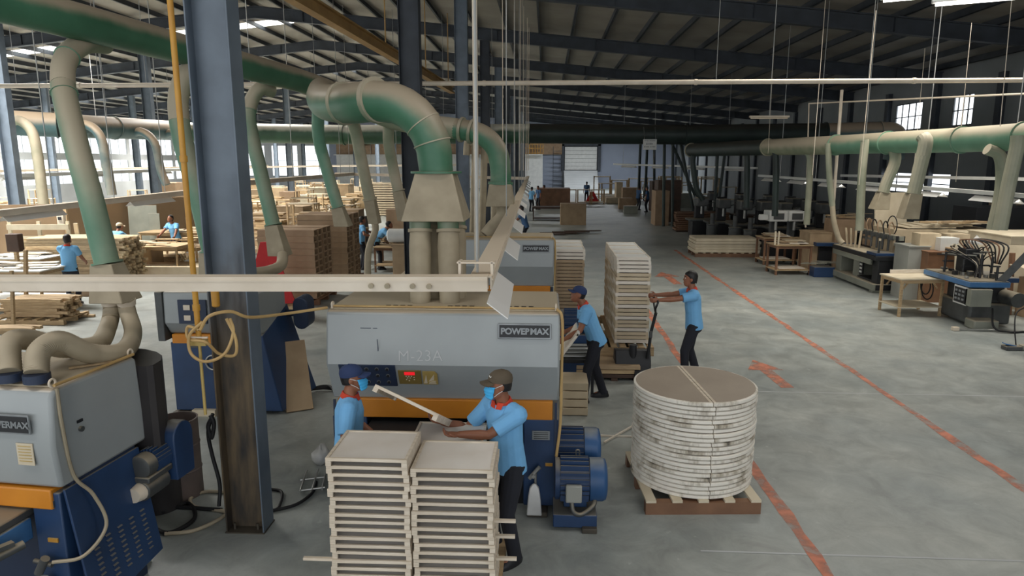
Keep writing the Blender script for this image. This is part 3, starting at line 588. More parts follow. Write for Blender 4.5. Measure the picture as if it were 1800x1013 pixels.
benchrail('cream rail rising past the stacked hollow boxes', AY(430, 322, 17.5), AY(620, 306, 30), .2, .12, 0)
benchrail('cream cross rail ending at the dark column', AY(590, 306, 30), AY(925, 314, 30), .2, .12, 0)
benchrail('far white rail before the bright windows', AY(-50, 312, 24), AY(330, 298, 34), .3, .14, 3, 'white', 4, 'strip lights before the bright windows', 'the far white rail')
benchrail('thin grey rail along the bright windows', AY(-50, 302, 30), AY(470, 292, 50), .2, .12, 0)
benchrail('thin rail over the far benches beyond the slim drop pipe', AY(430, 294, 45), AY(820, 290, 45), .2, .12, 0)
benchrail('white side rail over the boring machines', AY(1830, 347, 13.2), AY(1335, 309, 27), .13, .08, 6, 'white', 5, 'strip lights over the boring machines', 'the side rail')
benchrail('second white side rail close to the grey wall', AY(1830, 316, 17), AY(1480, 309, 24), .13, .08, 0, 'white', 0)
benchrail('far dim rail of strip lights beyond the sign', AY(1080, 289, 45), AY(1330, 296, 36), .2, .1, 4, 'white', 4, 'strip lights beyond the sign', 'the far dim rail')
gatep = thing('pipe_gantry', 'thin pale pipe bent down from a long horizontal run by the grey wall', 'pipe', (0, 0, 0))
MB().tube(pth((1800, 165, 17), (1422, 182, 21), (1416, 400, 21)), .025, 8).obj('pipe_run', 'cream', gatep)
MB().tube(pth((1480, 158, 20), (1464, 370, 20)), .045, 8).obj('pipe_drop', 'cream', gatep)
for k, (x, x2, y0, y1, Y) in enumerate(((1454, 1428, -40, 308, 18), (1782, 1758, -40, 222, 12.5), (1540, 1510, 18, 325, 17), (1362, 1350, 60, 270, 22), (1626, 1606, 85, 300, 19), (1708, 1680, 40, 320, 15.5))):
    wire(AY(x2, y1, Y), AY(x, y0, Y), .0065, 'long pale suspension wire above the boring machines, %s counted from the aisle side' % nth([1, 5, 2, 0, 3, 4][k]), 'cream', 'suspension wires above the boring machines')
sg = thing('hanging_sign', 'white notice board hanging from the dark crossing duct', 'sign', tuple(AY(1142, 261, 31.5)), 0)
MB().box((0, 0, .17), (.6, .03, .46)).obj('sign_board', 'white', sg, bev=.005)
for z_, h_, segs in ((.335, .05, ((-.25, -.06), (-.03, .24))), (.2, .1, ((-.16, -.1), (-.07, .13))), (.07, .05, ((-.26, -.02), (.01, .05), (.07, .25)))):
    for a, b in segs:
        n = max(1, int((b-a)/.05)); 
        for i in range(n): MB().box((a+(b-a)*(i+.5)/n, -.017, z_), ((b-a)/n*.62, .004, h_*random.uniform(.6, 1))).obj('letter_mark', 'wallgrey', sg, sm=0)
for sx in (-.25, .25): MB().cyl((sx, 0, .4), (sx, .3, .95), .01, n=6).obj('sign_wire', 'steelbright', sg)
for k, (x, y, Y) in enumerate(((1352, 208, 22), (1745, 0, 8.5), (1640, -6, 9.5))):
    l = thing('high_bay_lamp', ('bare strip lamp under the rafters near the crossing duct', 'bright strip lamp close under the roof sheets', 'second bright strip lamp close under the roof sheets')[k], 'lamp', tuple(AY(x, y, Y)), (0, -.4, -.4)[k], 'strip lamps under the roof')
    MB().box((0, 0, .05), (1.2, .12, .06)).obj('lamp_body', 'cream' if not k else 'lamphood', l, bev=.01); MB().cyl((-.56, 0, 0), (.56, 0, 0), .018, n=8).obj('tube_lamp', 'cream' if not k else 'tube', l)
    MB().cyl((0, 0, .06), (0, 0, ROOF(l.location.x)-l.location.z-.1), .01, n=6).obj('lamp_rod', 'steelbright', l)
# ================================================================ wide-belt sanders
def motor(root, c, L, r, axis='X', body='blue', fan='fanblue', flip=1):
    c = V(c); A = V((1, 0, 0)) if axis == 'X' else V((0, 1, 0)); A = A*flip
    o = MB().cyl(c, c+A*L*.66, r*.86, n=20).obj('motor_body', body, root)
    mb = MB(); u = V((0, 0, 1)); w = A.cross(u)
    for k in range(20):
        a = 2*pi*k/20
        if -.9 > sin(a): continue
        d = u*sin(a)+w*cos(a); mb.bar(c+A*L*.04+d*r*.92, c+A*L*.62+d*r*.92, .012, .05 if abs(d.z) > .7 else .03)
    f = mb.obj('cooling_fin', body, o, sm=0); f['kind'] = 'stuff'
    MB().cyl(c-A*.03, c+A*.01, r*.96, n=20).obj('end_flange', body, o)
    MB().tube([c+A*L*.64, c+A*L*.9, c+A*L*.97, c+A*L], [r, r, r*.93, r*.7], 22).obj('fan_cover', fan, root, sm=50)
    return o
def slot_front(w): return w/2
def sander(label, loc, w, detail, rz=0):
    o = thing('wide_belt_sander', label, 'sander', loc, rz, 'sanding machines in the middle row'); h = w/2
    hb = MB().prism([(.1, 2.02), (.06, 2.0), (-.02, 1.52), (.14, 1.16), (.14, 1.13), (1.1, 1.13), (1.12, 2.0), (1.08, 2.02)], -h, h, 'X').obj('housing', 'grey', o, bev=.02, sm=30)
    lid = MB().bx(-h+.02, h-.02, .12, 1.06, 2.02, 2.035).obj('dusty_lid', 'hose', o, bev=.006)
    for cx in (-.55, .05, .62):
        mb = MB()
        for k in range(4): mb.box((cx+.07*k, .25, 2.037), (.045, .018, .006))
        s = mb.obj('vent_slot', 'black', o, sm=0)
    MB().bx(-h+.06, h-.06, .1, .2, .95, 1.14).obj('orange_band', 'orange', o, bev=.008)
    for sx in (-1, 1):
        MB().bx(sx*h-.0 if sx < 0 else h-.34, -h+.34 if sx < 0 else h, .1, 1.08, .06, .96).obj('side_cabinet', 'blue', o, bev=.012)
        MB().bx(sx*(h-.2)-.1, sx*(h-.2)+.1, -.02, .14, 0, .05).obj('levelling_foot', 'rust', o, bev=.01)
        MB().bx(sx*(h-.03)-.012, sx*(h-.03)+.012, .085, .1, .1, 1.13).obj('edge_strip', 'yellow' if 0 else 'navy', o, sm=0)
    MB().bx(-h+.34, h-.34, .25, 1.0, .0, .95).obj('inner_cavity', 'black', o, sm=0)
    MB().bx(-h+.36, h-.36, -.12, .95, .84, .9).obj('feed_belt', 'rubber', o, bev=.02)
    MB().cyl((-h+.36, -.12, .87), (h-.36, -.12, .87), .035, n=14).obj('feed_roller', 'iron', o)
    yu = lambda z: -.02+(z-1.52)*.167; TU = radians(90-9.5); TL = radians(90+24)
    px, pz = h-.33, 1.85
    pl = MB().box((0, 0, 0), (.5, .145, .016)).obj('nameplate', 'silver', o, bev=.004); pl.matrix_basis = Matrix.Translation((px, yu(pz)-.012, pz)) @ Matrix.Rotation(TU, 4, 'X')
    MB().bx(-.235, .235, -.057, .057, .006, .011).obj('plate_field', 'black', pl, sm=0)
    text('POWERMAX', .08, 'lettering', 'silver', pl, Matrix.Translation((0, -.002, .01)), .005, .003, .98)
    for sx in (-1, 1): MB().tube(spline([(sx*(h-.04), .12, 2.03), (sx*(h-.04), .12, 2.08), (sx*(h-.04), .17, 2.08), (sx*(h-.04), .17, 2.03)], 4), .009, 6).obj('lifting_eye', 'cream', o)
    MB().tube([(-h+.05, .14, 2.05), (h-.05, .14, 2.045)], .01, 6).obj('edge_hose', 'air', o)
    MB().tube(spline([(h-.03, .1, 2.05), (h+.02, .06, 1.95), (h+.02, .1, 1.4), (h+.015, .07, .95), (h-.02, .06, .6)], 5), .014, 8).obj('side_hose', 'air', o)
    if detail:
        yl = lambda z: -.02+(1.52-z)*.445
        cp = MB().box((0, 0, 0), (.54, .26, .012)).obj('control_panel', 'navy', o, bev=.003); cp.matrix_basis = Matrix.Translation((-h+.39, yl(1.4)-.006, 1.4)) @ Matrix.Rotation(TL, 4, 'X')
        for i in range(5):
            for j in range(3):
                k = MB().lathe([(.014, 0), (.014, .012), (.009, .014)], (-.2+.098*i, .085-.08*j, .006), 12).obj('knob', 'black', cp)
                MB().lathe([(.019, 0), (.019, .004)], (0, 0, .0), 12).obj('knob_ring', 'steelbright', k, loc=(-.2+.098*i, .085-.08*j, .005))
        dp = MB().box((0, 0, 0), (.22, .17, .01)).obj('display_panel', 'olive', o, bev=.003); dp.matrix_basis = Matrix.Translation((-h+.79, yl(1.385)-.005, 1.385)) @ Matrix.Rotation(TL, 4, 'X')
        MB().box((0, .05, .006), (.1, .035, .004)).obj('display', 'led', dp, sm=0)
        for i, j in ((-1, 0), (0, 0), (1, 0), (-.5, -1), (.5, -1), (2, -.6), (-1, -2), (2, -2), (0, -2.7)): MB().box((.025*i-.01, .015+.02*j, .006), (.012, .009, .004)).obj('key', 'cream', dp, sm=0)
        gp_ = MB().prism([(-.07, -.08), (.07, -.08), (.07, .05), (.045, .08), (-.07, .08)], 0, .008, 'Z').obj('brass_plate', 'gold', o, sm=0); gp_.matrix_basis = Matrix.Translation((-h+.985, yl(1.385)-.008, 1.385)) @ Matrix.Rotation(TL, 4, 'X')
        for poly in ([(-.065, -.065), (-.035, .045), (-.03, -.065)], [(-.02, -.045), (.04, .05), (.035, -.02)], [(-.02, -.07), (-.01, -.052), (.05, -.052), (.055, -.07)], [(0, -.045), (.03, -.03), (.055, -.035), (.045, -.047)]): MB().prism(poly, .008, .011, 'Z').obj('emblem', 'ply', gp_, sm=0)
        text('M-23A', .15, 'chalk_lettering', 'wallwhite', o, Matrix.Translation((-h+.9, yu(1.6)-.003, 1.605)) @ Matrix.Rotation(TU, 4, 'X') @ Matrix.Rotation(.02, 4, 'Z'), .001, -.0014, 1.04)
        MB().box((-h+.5, yu(1.66)-.001, 1.65), (.006, .004, .24), rx=radians(9.5)).obj('scratch', 'navy', o, sm=0)
        MB().box((-h+.38, yu(1.86)-.001, 1.86), (.1, .004, .006)).box((-h+.47, yu(1.86)-.001, 1.86), (.04, .004, .006)).obj('scratch', 'navy', o, sm=0)
        MB().box((h-.17, .09, .8), (.17, .012, .09)).obj('rating_plate', 'silver', o, sm=0)
        for k in range(4): MB().box((h-.17, .083, .83-.02*k), (.14, .003, .005)).obj('plate_line', 'black', o, sm=0)
        MB().box((h-.09, .09, .5), (.07, .014, .03)).obj('warning_tag', 'yellow', o, sm=0)
        v = MB().cyl((h-.28, .03, .38), (h-.18, .03, .5), .02).cyl((h-.24, .03, .42), (h-.24, -.02, .42), .018).cyl((h-.22, .05, .3), (h-.22, .05, .46), .014).obj('air_valve', 'steelbright', o)
        MB().loft([[V((h-.23+a*s, .0+b*s2, zz)) for a, b in ((-1, -1), (1, -1), (1, 1), (-1, 1))] for zz, s, s2 in ((.03, .075, .05), (.2, .06, .045), (.3, .045, .03), (.34, .015, .015))]).obj('filter_bag', 'plasticbag', o, bev=.01)
        # twin drive motors on a blue sled by the aisle
        MB().bx(h-.05, h+.36, -.25, .6, .03, .16).obj('motor_sled', 'blue', o, bev=.01)
        MB().bx(h+.22, h+.36, -.3, -.2, 0, .05).obj('sled_foot', 'rust', o, bev=.008)
        for c, r in (((h-.0, -.03, .42), .205), ((h-.03, .42, .55), .2)):
            m_ = motor(o, c, .46, r); MB().box((c[0]+.16, c[1], c[2]-.2), (.22, .22, .08)).obj('motor_foot', 'blue', m_, bev=.01)
        MB().box((h+.14, -.24, .37), (.15, .05, .17)).obj('terminal_box', 'steelgrey', o, bev=.012)
        MB().tube(spline([(h+.12, -.24, .29), (h+.14, -.27, .2), (h+.22, -.25, .17), (h+.33, -.2, .24), (h+.34, -.1, .3)], 6), .022, 10).obj('conduit', 'iron', o)
        MB().tube(spline([(h+.17, 0.05, .61), (h+.17, .05, .67), (h+.2, .05, .67), (h+.2, .05, .61)], 4), .008, 6).obj('lifting_eye', 'iron', o)
    return o
s1 = sander('grey and orange sander with hand-painted lettering and its keypad behind the two masked workers', (-.965, 6.15, 0), 2.21, True)
s2 = sander('plain grey sander standing behind the lettered one', (-1.0, 12.35, 0), 2.3, False)
# near sander at the frame edge (only its end is in view)
o = thing('wide_belt_sander', 'sander with blue louvred side panel and flexible hoses beside the column foot', 'sander', (-3.38, 4.3, 0), radians(-6), 'sanding machines in the middle row')
near = o
MB().prism([(.03, 1.86), (-.0, 1.8), (-.03, 1.45), (.0, 1.14), (.9, 1.14), (.86, 1.84), (.83, 1.86)], -1.9, 0, 'X').obj('housing', 'grey', o, bev=.025, sm=30)
MB().bx(-1.85, -.05, .06, .8, 1.86, 1.872).obj('dusty_lid', 'hose', o, bev=.004)
MB().tube([(-.0, .04, 1.885), (0, .83, 1.885)], .012, 8).obj('edge_hose', 'air', o)
for y in (.05, .82): MB().torus((-.02, y, 1.9), .028, .008, 'X', 12).obj('lifting_eye', 'cream', o)
MB().bar((-.22, .42, 1.885), (-.02, .62, 1.885), .03, .015).obj('wood_strip', 'plank', o, sm=0)
pl = MB().box((-.33, -.04, 1.62), (.36, .016, .14)).obj('nameplate', 'silver', o, bev=.004); MB().box((-.33, -.05, 1.62), (.34, .004, .115)).obj('plate_field', 'black', o, sm=0)
text('POWERMAX', .066, 'lettering', 'silver', o, Matrix.Translation((-.33, -.053, 1.617)) @ RXU, .004, .002, .95)
MB().box((-.22, -.035, 1.4), (.13, .006, .16)).obj('paper_label', 'ply', o, sm=0)
for k in range(6): MB().box((-.22, -.04, 1.46-.022*k), (.1, .003, .005)).obj('label_line', 'gold', o, sm=0)
MB().cyl((-.002, .22, 1.5), (.02, .22, 1.5), .02).obj('lock_knob', 'iron', o); MB().box((.004, .22, 1.56), (.01, .05, .02)).obj('latch', 'black', o)
MB().bx(-1.85, -.08, -.02, .1, .98, 1.13).obj('orange_band', 'orange', o, bev=.01)
MB().bx(-1.9, -.02, .12, .76, .0, 1.14).obj('base_body', 'navy', o, sm=0)
MB().bx(-.26, -.03, -.0, .14, 0, 1.1).obj('corner_post', 'blue', o, bev=.01)
MB().box((-.14, -.005, 1.02), (.13, .01, .05)).obj('rating_plate', 'iron', o, sm=0); MB().box((-.12, -.006, .74), (.08, .01, .03)).obj('warning_tag', 'yellow', o, sm=0)
mb = MB().add([(.0, .02, 1.12), (.0, .78, 1.12), (.1, .82, .2), (.1, .06, .12), (-.02, .02, 1.12), (-.02, .78, 1.12), (.08, .82, .2), (.08, .06, .12)], [(0, 1, 2, 3), (7, 6, 5, 4), (0, 4, 5, 1), (1, 5, 6, 2), (2, 6, 7, 3), (3, 7, 4, 0)])
pan = mb.obj('side_panel', 'blue', o, bev=.004)
mb = MB()
for j in range(5):
    for k in range(9):
        y = .14+.125*j; t = .5+.042*k-.0*j; z = 1.12-t; x = .1*t
        mb.box((x+.006, y+.06*t, z), (.016, .05, .012), ry=.5)
lv = mb.obj('louvre', 'blue', pan, sm=0); lv['kind'] = 'stuff'
MB().tube(spline([(.0, .06, 1.86), (.015, .05, 1.6), (.01, .1, 1.2), (.06, .2, 1.0), (.12, .22, .75), (.06, .05, .6), (-.1, -.06, .6)], 7), .013, 8).obj('air_hose', 'hose', o)
MB().cyl((-.2, -.08, .52), (-.13, -.08, .64), .03).cyl((-.24, -.06, .6), (-.1, -.06, .58), .018).obj('air_valve', 'iron', o)
MB().loft([[V((-.17+a*s, -.08+b*s, zz)) for a, b in ((-1, -1), (1, -1), (1, 1), (-1, 1))] for zz, s in ((.1, .06), (.35, .055), (.46, .04), (.5, .02))]).obj('filter_bag', 'plasticbag', o, bev=.008)
MB().bx(-1.7, -.3, -.6, .1, .9, .96).obj('feed_table', 'iron', o, bev=.01); MB().bx(-1.7, -.28, -.62, -.0, .74, .9).obj('table_apron', 'bblue', o, bev=.01)
MB().cyl((-.28, -.45, .78), (-.16, -.2, .82), .03).box((-.22, -.35, .86), (.05, .2, .03), rz=-.4).obj('table_latch', 'iron', o)
MB().tube(spline([(-.25, -.3, .78), (-.3, -.4, .7), (-.5, -.5, .68), (-.9, -.52, .7)], 6), .012, 6).obj('red_hose', 'red', o)
# curved dark cover and blue gear motor at its back
rings = []
for z in (.75, 1.78): rings.append([V((-.45+.56*cos(a), .9+.45*sin(a), z)) for a in [pi*k/10 for k in range(11)]]+[V((-1.0, .86, z)), V((.08, .86, z))])
MB().loft(rings).obj('rear_cover', 'drum', o, sm=30)
g = (.12, 1.1)
MB().loft([[V((g[0]+.05*a-.02, g[1]+x, z)) for x, z in [(.13*cos(t), 1.1+.13*sin(t)) for t in [pi*k/8 for k in range(9)]]+[(-.12, .74), (.12, .74)]] for a in (-1, 1.6)]).obj('belt_guard', 'blue', o, bev=.01, sm=40)
m_ = motor(o, (.06, .98, .98), .3, .1, 'Y', 'blue', 'iron', -1)
MB().cyl((.05, .95, .78), (.05, .68, .78), .09).box((.05, .82, .88), (.2, .3, .05)).obj('gear_box', 'iron', o, bev=.01)
MB().cyl((.05, .68, .78), (.05, .6, .78), .075, .06).obj('motor_cap', 'cream', o)
# drum on the floor
o = thing('steel_drum', 'open rusty steel drum on the floor behind the blue gear motor', 'drum', tuple(G(323, 868)))
mb = MB(); mb.lathe([(.19, 0), (.195, .01), (.195, .28), (.203, .29), (.195, .3), (.195, .55), (.203, .56), (.195, .57), (.195, .82), (.2, .83), (.185, .83), (.18, .6), (.18, .05)], n=24); mb.obj('drum_shell', 'rdrum', o, sm=30)
MB().lathe([(.178, .3), (.178, .32)], n=24).obj('drum_contents', 'black', o)
o = thing('dark_bin', 'dark drum under the blue gear motor', 'drum', tuple(G(283, 890)))
MB().lathe([(.2, 0), (.2, .55), (.21, .57), (.19, .57), (.185, .1)], n=24).obj('drum_shell', 'drum', o, sm=30)
# cables on the floor
for k, (lab, pts, r, m) in enumerate((('dark hose coiled on the floor by the column foot', ((284, 905), (330, 888), (342, 915), (300, 940), (270, 930), (260, 905), (300, 895), (390, 900)), .02, 'rubber'),
    ('tan hose looping round the column foot', ((290, 942), (345, 935), (398, 905), (345, 895), (335, 880), (360, 868), (400, 868)), .018, 'hose'),
    ('brown hose trailing from the column foot to the wire frame', ((470, 862), (495, 868), (490, 895), (480, 900), (520, 890), (548, 870), (556, 850)), .016, 'rubber'))):
    q = [V((p.x, p.y, r)) for p in [G(x, y) for x, y in pts]]; tag(MB().tube(spline(q, 8), r, 8).obj('floor_hose', m), lab, 'hose')
p = G(375, 760); o = thing('hanging_cable', 'black cable hanging down the edge of the rusty column', 'cable', (0, 0, 0))
MB().tube(spline(pth((374, 728, 5.85), (366, 760, 5.85), (373, 800, 5.85), (386, 850, 5.8), (385, 890, 5.75)), 6), .018, 8).obj('cable_run', 'rubber', o); MB().tube(spline(pth((372, 735, 5.8), (366, 750, 5.8), (372, 770, 5.8), (376, 745, 5.8), (370, 730, 5.8)), 6), .02, 8).obj('cable_coil', 'rubber', o)
p = G(550, 850); o = thing('wire_frame', 'folded silver wire frame on the floor beside the tray stack', 'frame', tuple(p), .3)
for sx in (-.12, 0, .1): MB().cyl((sx, -.22, .03), (sx+.05, .25, .04), .012, n=8).obj('frame_bar', 'steelbright', o)
for sy in (-.2, .05): MB().cyl((-.13, sy, .03), (.13, sy, .035), .012, n=8).obj('cross_bar', 'steelbright', o)
p = G(565, 815); o = tag(MB().ball((0, 0, .1), (.1, .12, .12), 10).obj('plastic_bag', 'plasticbag', loc=p), 'crumpled clear plastic bag on the floor by the tray stack', 'bag')
for v in o.data.vertices: v.co *= 1+random.uniform(-.2, .15)
p = G(248, 985); tag(MB().ball((0, 0, .05), (.08, .07, .05), 8).obj('plastic_bag', 'plasticbag', loc=p), 'small clear plastic bag on the floor under the louvred panel', 'bag')
# blue machine half hidden by the column
o = thing('edge_sander', 'blue and grey sander half hidden behind the rusty-footed column', 'sander', (-4.75, 8.6, 0))
MB().prism([(0, 1.72), (-.02, 1.3), (.1, 1.13), (.95, 1.13), (.95, 1.72)], -.3, .98, 'X').obj('housing', 'grey', o, bev=.03, sm=30)
MB().bx(-.25, .9, .05, .2, 1.0, 1.13).obj('orange_band', 'orange', o, bev=.008)
MB().bx(-.28, .55, .05, .9, .06, 1.02).obj('base_cabinet', 'blue', o, bev=.015); MB().bx(-.3, .0, .0, .1, 0, .05).obj('levelling_foot', 'rust', o, sm=0)
cp = MB().bx(-.08, .3, -.045, -.015, 1.3, 1.62).obj('control_panel', 'navy', o, bev=.003)
for z in (1.38, 1.52): MB().bx(.0, .09, -.06, -.045, z-.035, z+.035).obj('push_button', 'cream', o, bev=.004)
MB().torus((.3, .03, .75), .1, .012, 'Y', 20).obj('hand_wheel', 'steelbright', o)
MB().box((.05, .04, .98), (.16, .01, .06)).obj('rating_plate', 'iron', o, sm=0)
MB().bx(-.4, -.3, -.02, .3, 1.05, 1.72).obj('side_door', 'iron', o, bev=.01)
mb = MB().add([(.3, .06, 1.1), (.98, .06, 1.12), (1.2, .06, .06), (.3, .06, .06), (.3, 1.0, 1.12), (.98, 1.0, 1.38), (1.32, 1.1, .06), (.3, 1.0, .06)], [(0, 1, 2, 3), (7, 6, 5, 4), (0, 4, 5, 1), (1, 5, 6, 2), (2, 6, 7, 3), (3, 7, 4, 0)]).obj('slanting_side', 'blue', o, bev=.015)
MB().loft([[V((1.62+a, .3, 0))+V((x, 0, z)) for x, z in [(.13*cos(t), 1.62+.13*sin(t)) for t in [pi*k/8 for k in range(9)]]+[(.13*cos(t), 1.28+.13*sin(t)) for t in [pi+pi*k/8 for k in range(9)]]] if 0 else [V((1.26+x, .75+a, z)) for x, z in [(.11*cos(t), 1.4+.11*sin(t)) for t in [pi*k/8 for k in range(9)]]+[(.11*cos(t), 1.15+.11*sin(t)) for t in [pi+pi*k/8 for k in range(9)]]] for a in (0, .3)]).obj('belt_guard', 'navy', o, bev=.02, sm=40)
MB().cyl((.95, .9, 1.25), (1.2, .9, 1.25), .05).obj('guard_arm', 'navy', o)
for lab, x, y, w, hh, rx, rz in (('long pale wooden block leaning on the blue machine by the column', 470, 700, .16, 1.1, -.06, .1), ('thick brown board leaning outermost against the blue machine', 527, 722, .36, 1.0, -.5, .5)):
    p = G(x, y); bd = thing('leaning_board', lab, 'board', tuple(p), rz); MB().box((0, .22 if rx < -.2 else .05, hh/2*cos(rx)), (w, .09, hh), rx=rx, ry=0 if rx > -.2 else -.0).obj('board_face', 'mdf', bd, bev=.006)
p = G(362, 730); tag(MB().bx(-.16, .16, -.06, .06, 0, .09).obj('wood_offcut', 'ply', loc=p, bev=.004), 'white wooden offcut on the floor beside the blue machine', 'offcut')
o = thing('cable_coil', 'black cables tangled on the floor behind the leaning boards', 'cable', tuple(G(560, 690)))
for k in range(3): MB().tube(spline([(-.25+.05*k, -.1, .02), (-.05, .05*k, .05), (.15, .08, .03+.02*k), (.3, -.05-.05*k, .02)], 6), .018, 8).obj('cable_run', 'rubber', o)
# ================================================================ people
def ik(a, b, l1, l2, pole):
    d = b-a; L = min(d.length, (l1+l2)*.998); n = d.normalized(); x = (l1*l1-l2*l2+L*L)/(2*L); h = sqrt(max(l1*l1-x*x, 0))
    p = V(pole); p = p-n*p.dot(n); p = p.normalized() if p.length > 1e-5 else n.orthogonal().normalized()
    return a+n*x+p*h, a+n*L
def ering(c, u, v, ru, rv, n=16): return [c+u*(cos(2*pi*k/n)*ru)+v*(sin(2*pi*k/n)*rv) for k in range(n)]
def hand(mb, w, d, nrm, side, curl=.6, fat=1.0):
    d = d.normalized(); nrm = (nrm-d*nrm.dot(d)).normalized(); a = d.cross(nrm).normalized()*side
    mb.loft([ering(w+d*t, a, nrm, r1, r2, 10) for t, r1, r2 in ((-.02, .026, .021), (.01, .032, .02), (.05, .041, .018), (.09, .04, .014))])
    for k, L in enumerate((.074, .082, .076, .06)):
        p = w+d*.085+a*(.03-.02*k); q = [p]; ang = 0
        for f in (.45, .32, .23): ang += curl*(.6 if f == .45 else .8); q.append(q[-1]+(d*cos(ang)+nrm*sin(ang))*L*f)
        mb.tube(q, [.0095*fat, .009*fat, .0085*fat, .007*fat], 8)
    p = w+d*.025+a*.03; q = [p, p+(a*.75+d*.6+nrm*.35).normalized()*.035, p+(a*.75+d*.6+nrm*.35).normalized()*.035+(a*.2+d*.9+nrm*.6*curl+nrm*.1).normalized()*.034]
    q.append(q[-1]+(d*.9-a*.1+nrm*.7*curl).normalized()*.024); mb.tube(q, [.013*fat, .011*fat, .0095*fat, .008*fat], 8)
HEADP = ((-.118, .035, .028, .03), (-.105, .032, .046, .048), (-.075, .022, .06, .068), (-.035, .012, .068, .083), (0, .006, .073, .09), (.04, 0, .077, .096), (.072, -.004, .073, .09), (.098, -.006, .057, .07), (.115, -.007, .03, .036))
def person(label, loc, rz=0, h=1.68, lean=0, hands=None, hn=None, feet=((-.11, 0), (.11, .02)), hyaw=0, hpitch=0, cap=None, mask=False, shirt='shirt', vox=.011, sleeve=.62, curl=.6, group=None, belt=False, elbow=(None, None), collar='collar', name='person'):
    o = thing(name, label, 'person', loc, rz, group); s = h/1.70
    X = V((1, 0, 0)); d = V((0, sin(lean), cos(lean))); f = d.cross(X)*-1; f = V((0, cos(lean), -sin(lean)))
    pel = V((0, -.17*sin(lean), .94)); sh = pel+d*.46; nk = pel+d*.525
    hd = nk+(V((0, sin(lean*.8), cos(lean*.8)))*.145+V((0, .02, 0)))
    inv = o.matrix_basis.inverted()
    HT = [None, None]
    for i, sx in enumerate((-1, 1)):
        if hands and hands[i] is not None: HT[i] = (inv @ V(hands[i]))/s
        else: HT[i] = sh+V((sx*.27, .06+.1*sin(lean), -.56))
    J = []
    for i, sx in enumerate((-1, 1)):
        a = sh+X*sx*.178-d*.02; pole = elbow[i] or V((sx*.6, -.6, -.5)); el, wr = ik(a, HT[i], .285, .25, pole); J.append((a, el, wr))
    Lg = []
    for i, sx in enumerate((-1, 1)):
        a = pel+V((sx*.088, 0, -.05)); an = V((feet[i][0], feet[i][1], .085)); kn, an2 = ik(a, an, .41, .42, V((sx*.1, 1, 0))); Lg.append((a, kn, an2))
    def sc(mb):
        mb.v = [v*s for v in mb.v]; return mb
    HR = Matrix.Rotation(hyaw, 4, 'Z') @ Matrix.Rotation(-hpitch, 4, 'X')
    hp = lambda v: hd+(HR @ V(v))
    # body: one continuous mesh
    mb = MB()
    mb.loft([ering(pel+d*t, X, f, a, b) for t, a, b in ((-.12, .13, .1), (-.05, .16, .112), (.03, .155, .11), (.14, .138, .098), (.27, .155, .108), (.39, .168, .11), (.455, .15, .09), (.5, .08, .066), (.53, .058, .06))])
    mb.tube([nk-d*.05, nk+(hd-nk)*.35, hd-V((0, 0, .05))], [.062, .057, .055], 14)
    mb.loft([[hp((a*cos(2*pi*k/18), y0+b*sin(2*pi*k/18), z)) for k in range(18)] for z, y0, a, b in HEADP])
    mb.loft([[hp(p) for p in ((-.008, .086, .02), (.008, .086, .02), (.01, .08, 0), (-.01, .08, 0))], [hp(p) for p in ((-.014, .108, -.012), (.014, .108, -.012), (.017, .085, -.02), (-.017, .085, -.02))], [hp(p) for p in ((-.012, .11, -.026), (.012, .11, -.026), (.018, .086, -.034), (-.018, .086, -.034))]])
    for sx in (-1, 1): mb.ball(hp((sx*.075, -.008, -.005)), (.012, .022, .033), 8, HR.to_3x3())
    mb.ball(hp((0, .088, -.062)), (.024, .012, .008), 8)
    for i, sx in enumerate((-1, 1)):
        a, el, wr = J[i]
        mb.ball(a, .062, 10); mb.tube([a, a+(el-a)*.5, el, el+(wr-el)*.3, wr], [.056, .05, .04, .043, .028], 12)
        n = hn[i] if hn and hn[i] is not None else V((-sx*.8, .2, 0)); hand(mb, wr, (wr-el) if not hn or hn[i] is None else ((wr-el).normalized()*.7+V(hn[i])*0), V(n), sx, curl, 1.0 if vox < .009 else 1.25)
        a, kn, an = Lg[i]; mb.tube([a, a+(kn-a)*.5, kn, kn+(an-kn)*.35, an], [.085, .072, .052, .052, .036], 12); mb.ball(an+V((0, .05, -.04)), (.04, .11, .04), 8)
    sc(mb).obj('body', 'skin', o, remesh=vox, smooth=2)
    # clothes
    mb = MB()
    mb.loft([ering(pel+d*t+V((0, 0, 0)), X, f, a, b) for t, a, b in ((-.1, .188, .138), (-.04, .184, .135), (.05, .176, .128), (.15, .168, .122), (.27, .176, .126), (.38, .19, .128), (.445, .178, .108), (.49, .105, .085), (.51, .075, .076))])
    for i, sx in enumerate((-1, 1)):
        a, el, wr = J[i]; b = a+(el-a)*sleeve; c = (a+sh)*.5; mb.tube([a, a+(el-a)*.3, b], [.08, .073, .071], 14); mb.ball(a+V((0, 0, .004)), .081, 12); mb.tube([c, a], [.088, .08], 14)
    sc(mb).obj('shirt', shirt, o, remesh=vox*.9, smooth=3)
    if vox < .012:
        mb = MB(); n = 18
        for k in range(1): mb.loft([[nk-d*.035+(hd-nk)*t+X*cos(2*pi*j/n)*r+f*sin(2*pi*j/n)*r*.98+d*(.02*-sin(2*pi*j/n)) for j in range(n)] for t, r in ((.0, .086), (.12, .08), (.3, .072), (.3, .064), (.05, .066))], False)
        for sx in (-1, 1): mb.loft([[nk+d*(.01+t)+X*sx*x+f*y for x, y, t in q] for q in (((.005, .085, -.05), (.06, .075, -.045), (.07, .05, .0), (.02, .07, .0)), ((.005, .093, -.055), (.065, .083, -.05), (.075, .055, -.0), (.02, .075, .0)))])
        sc(mb).obj('collar', collar, o, sm=60)
    mb = MB()
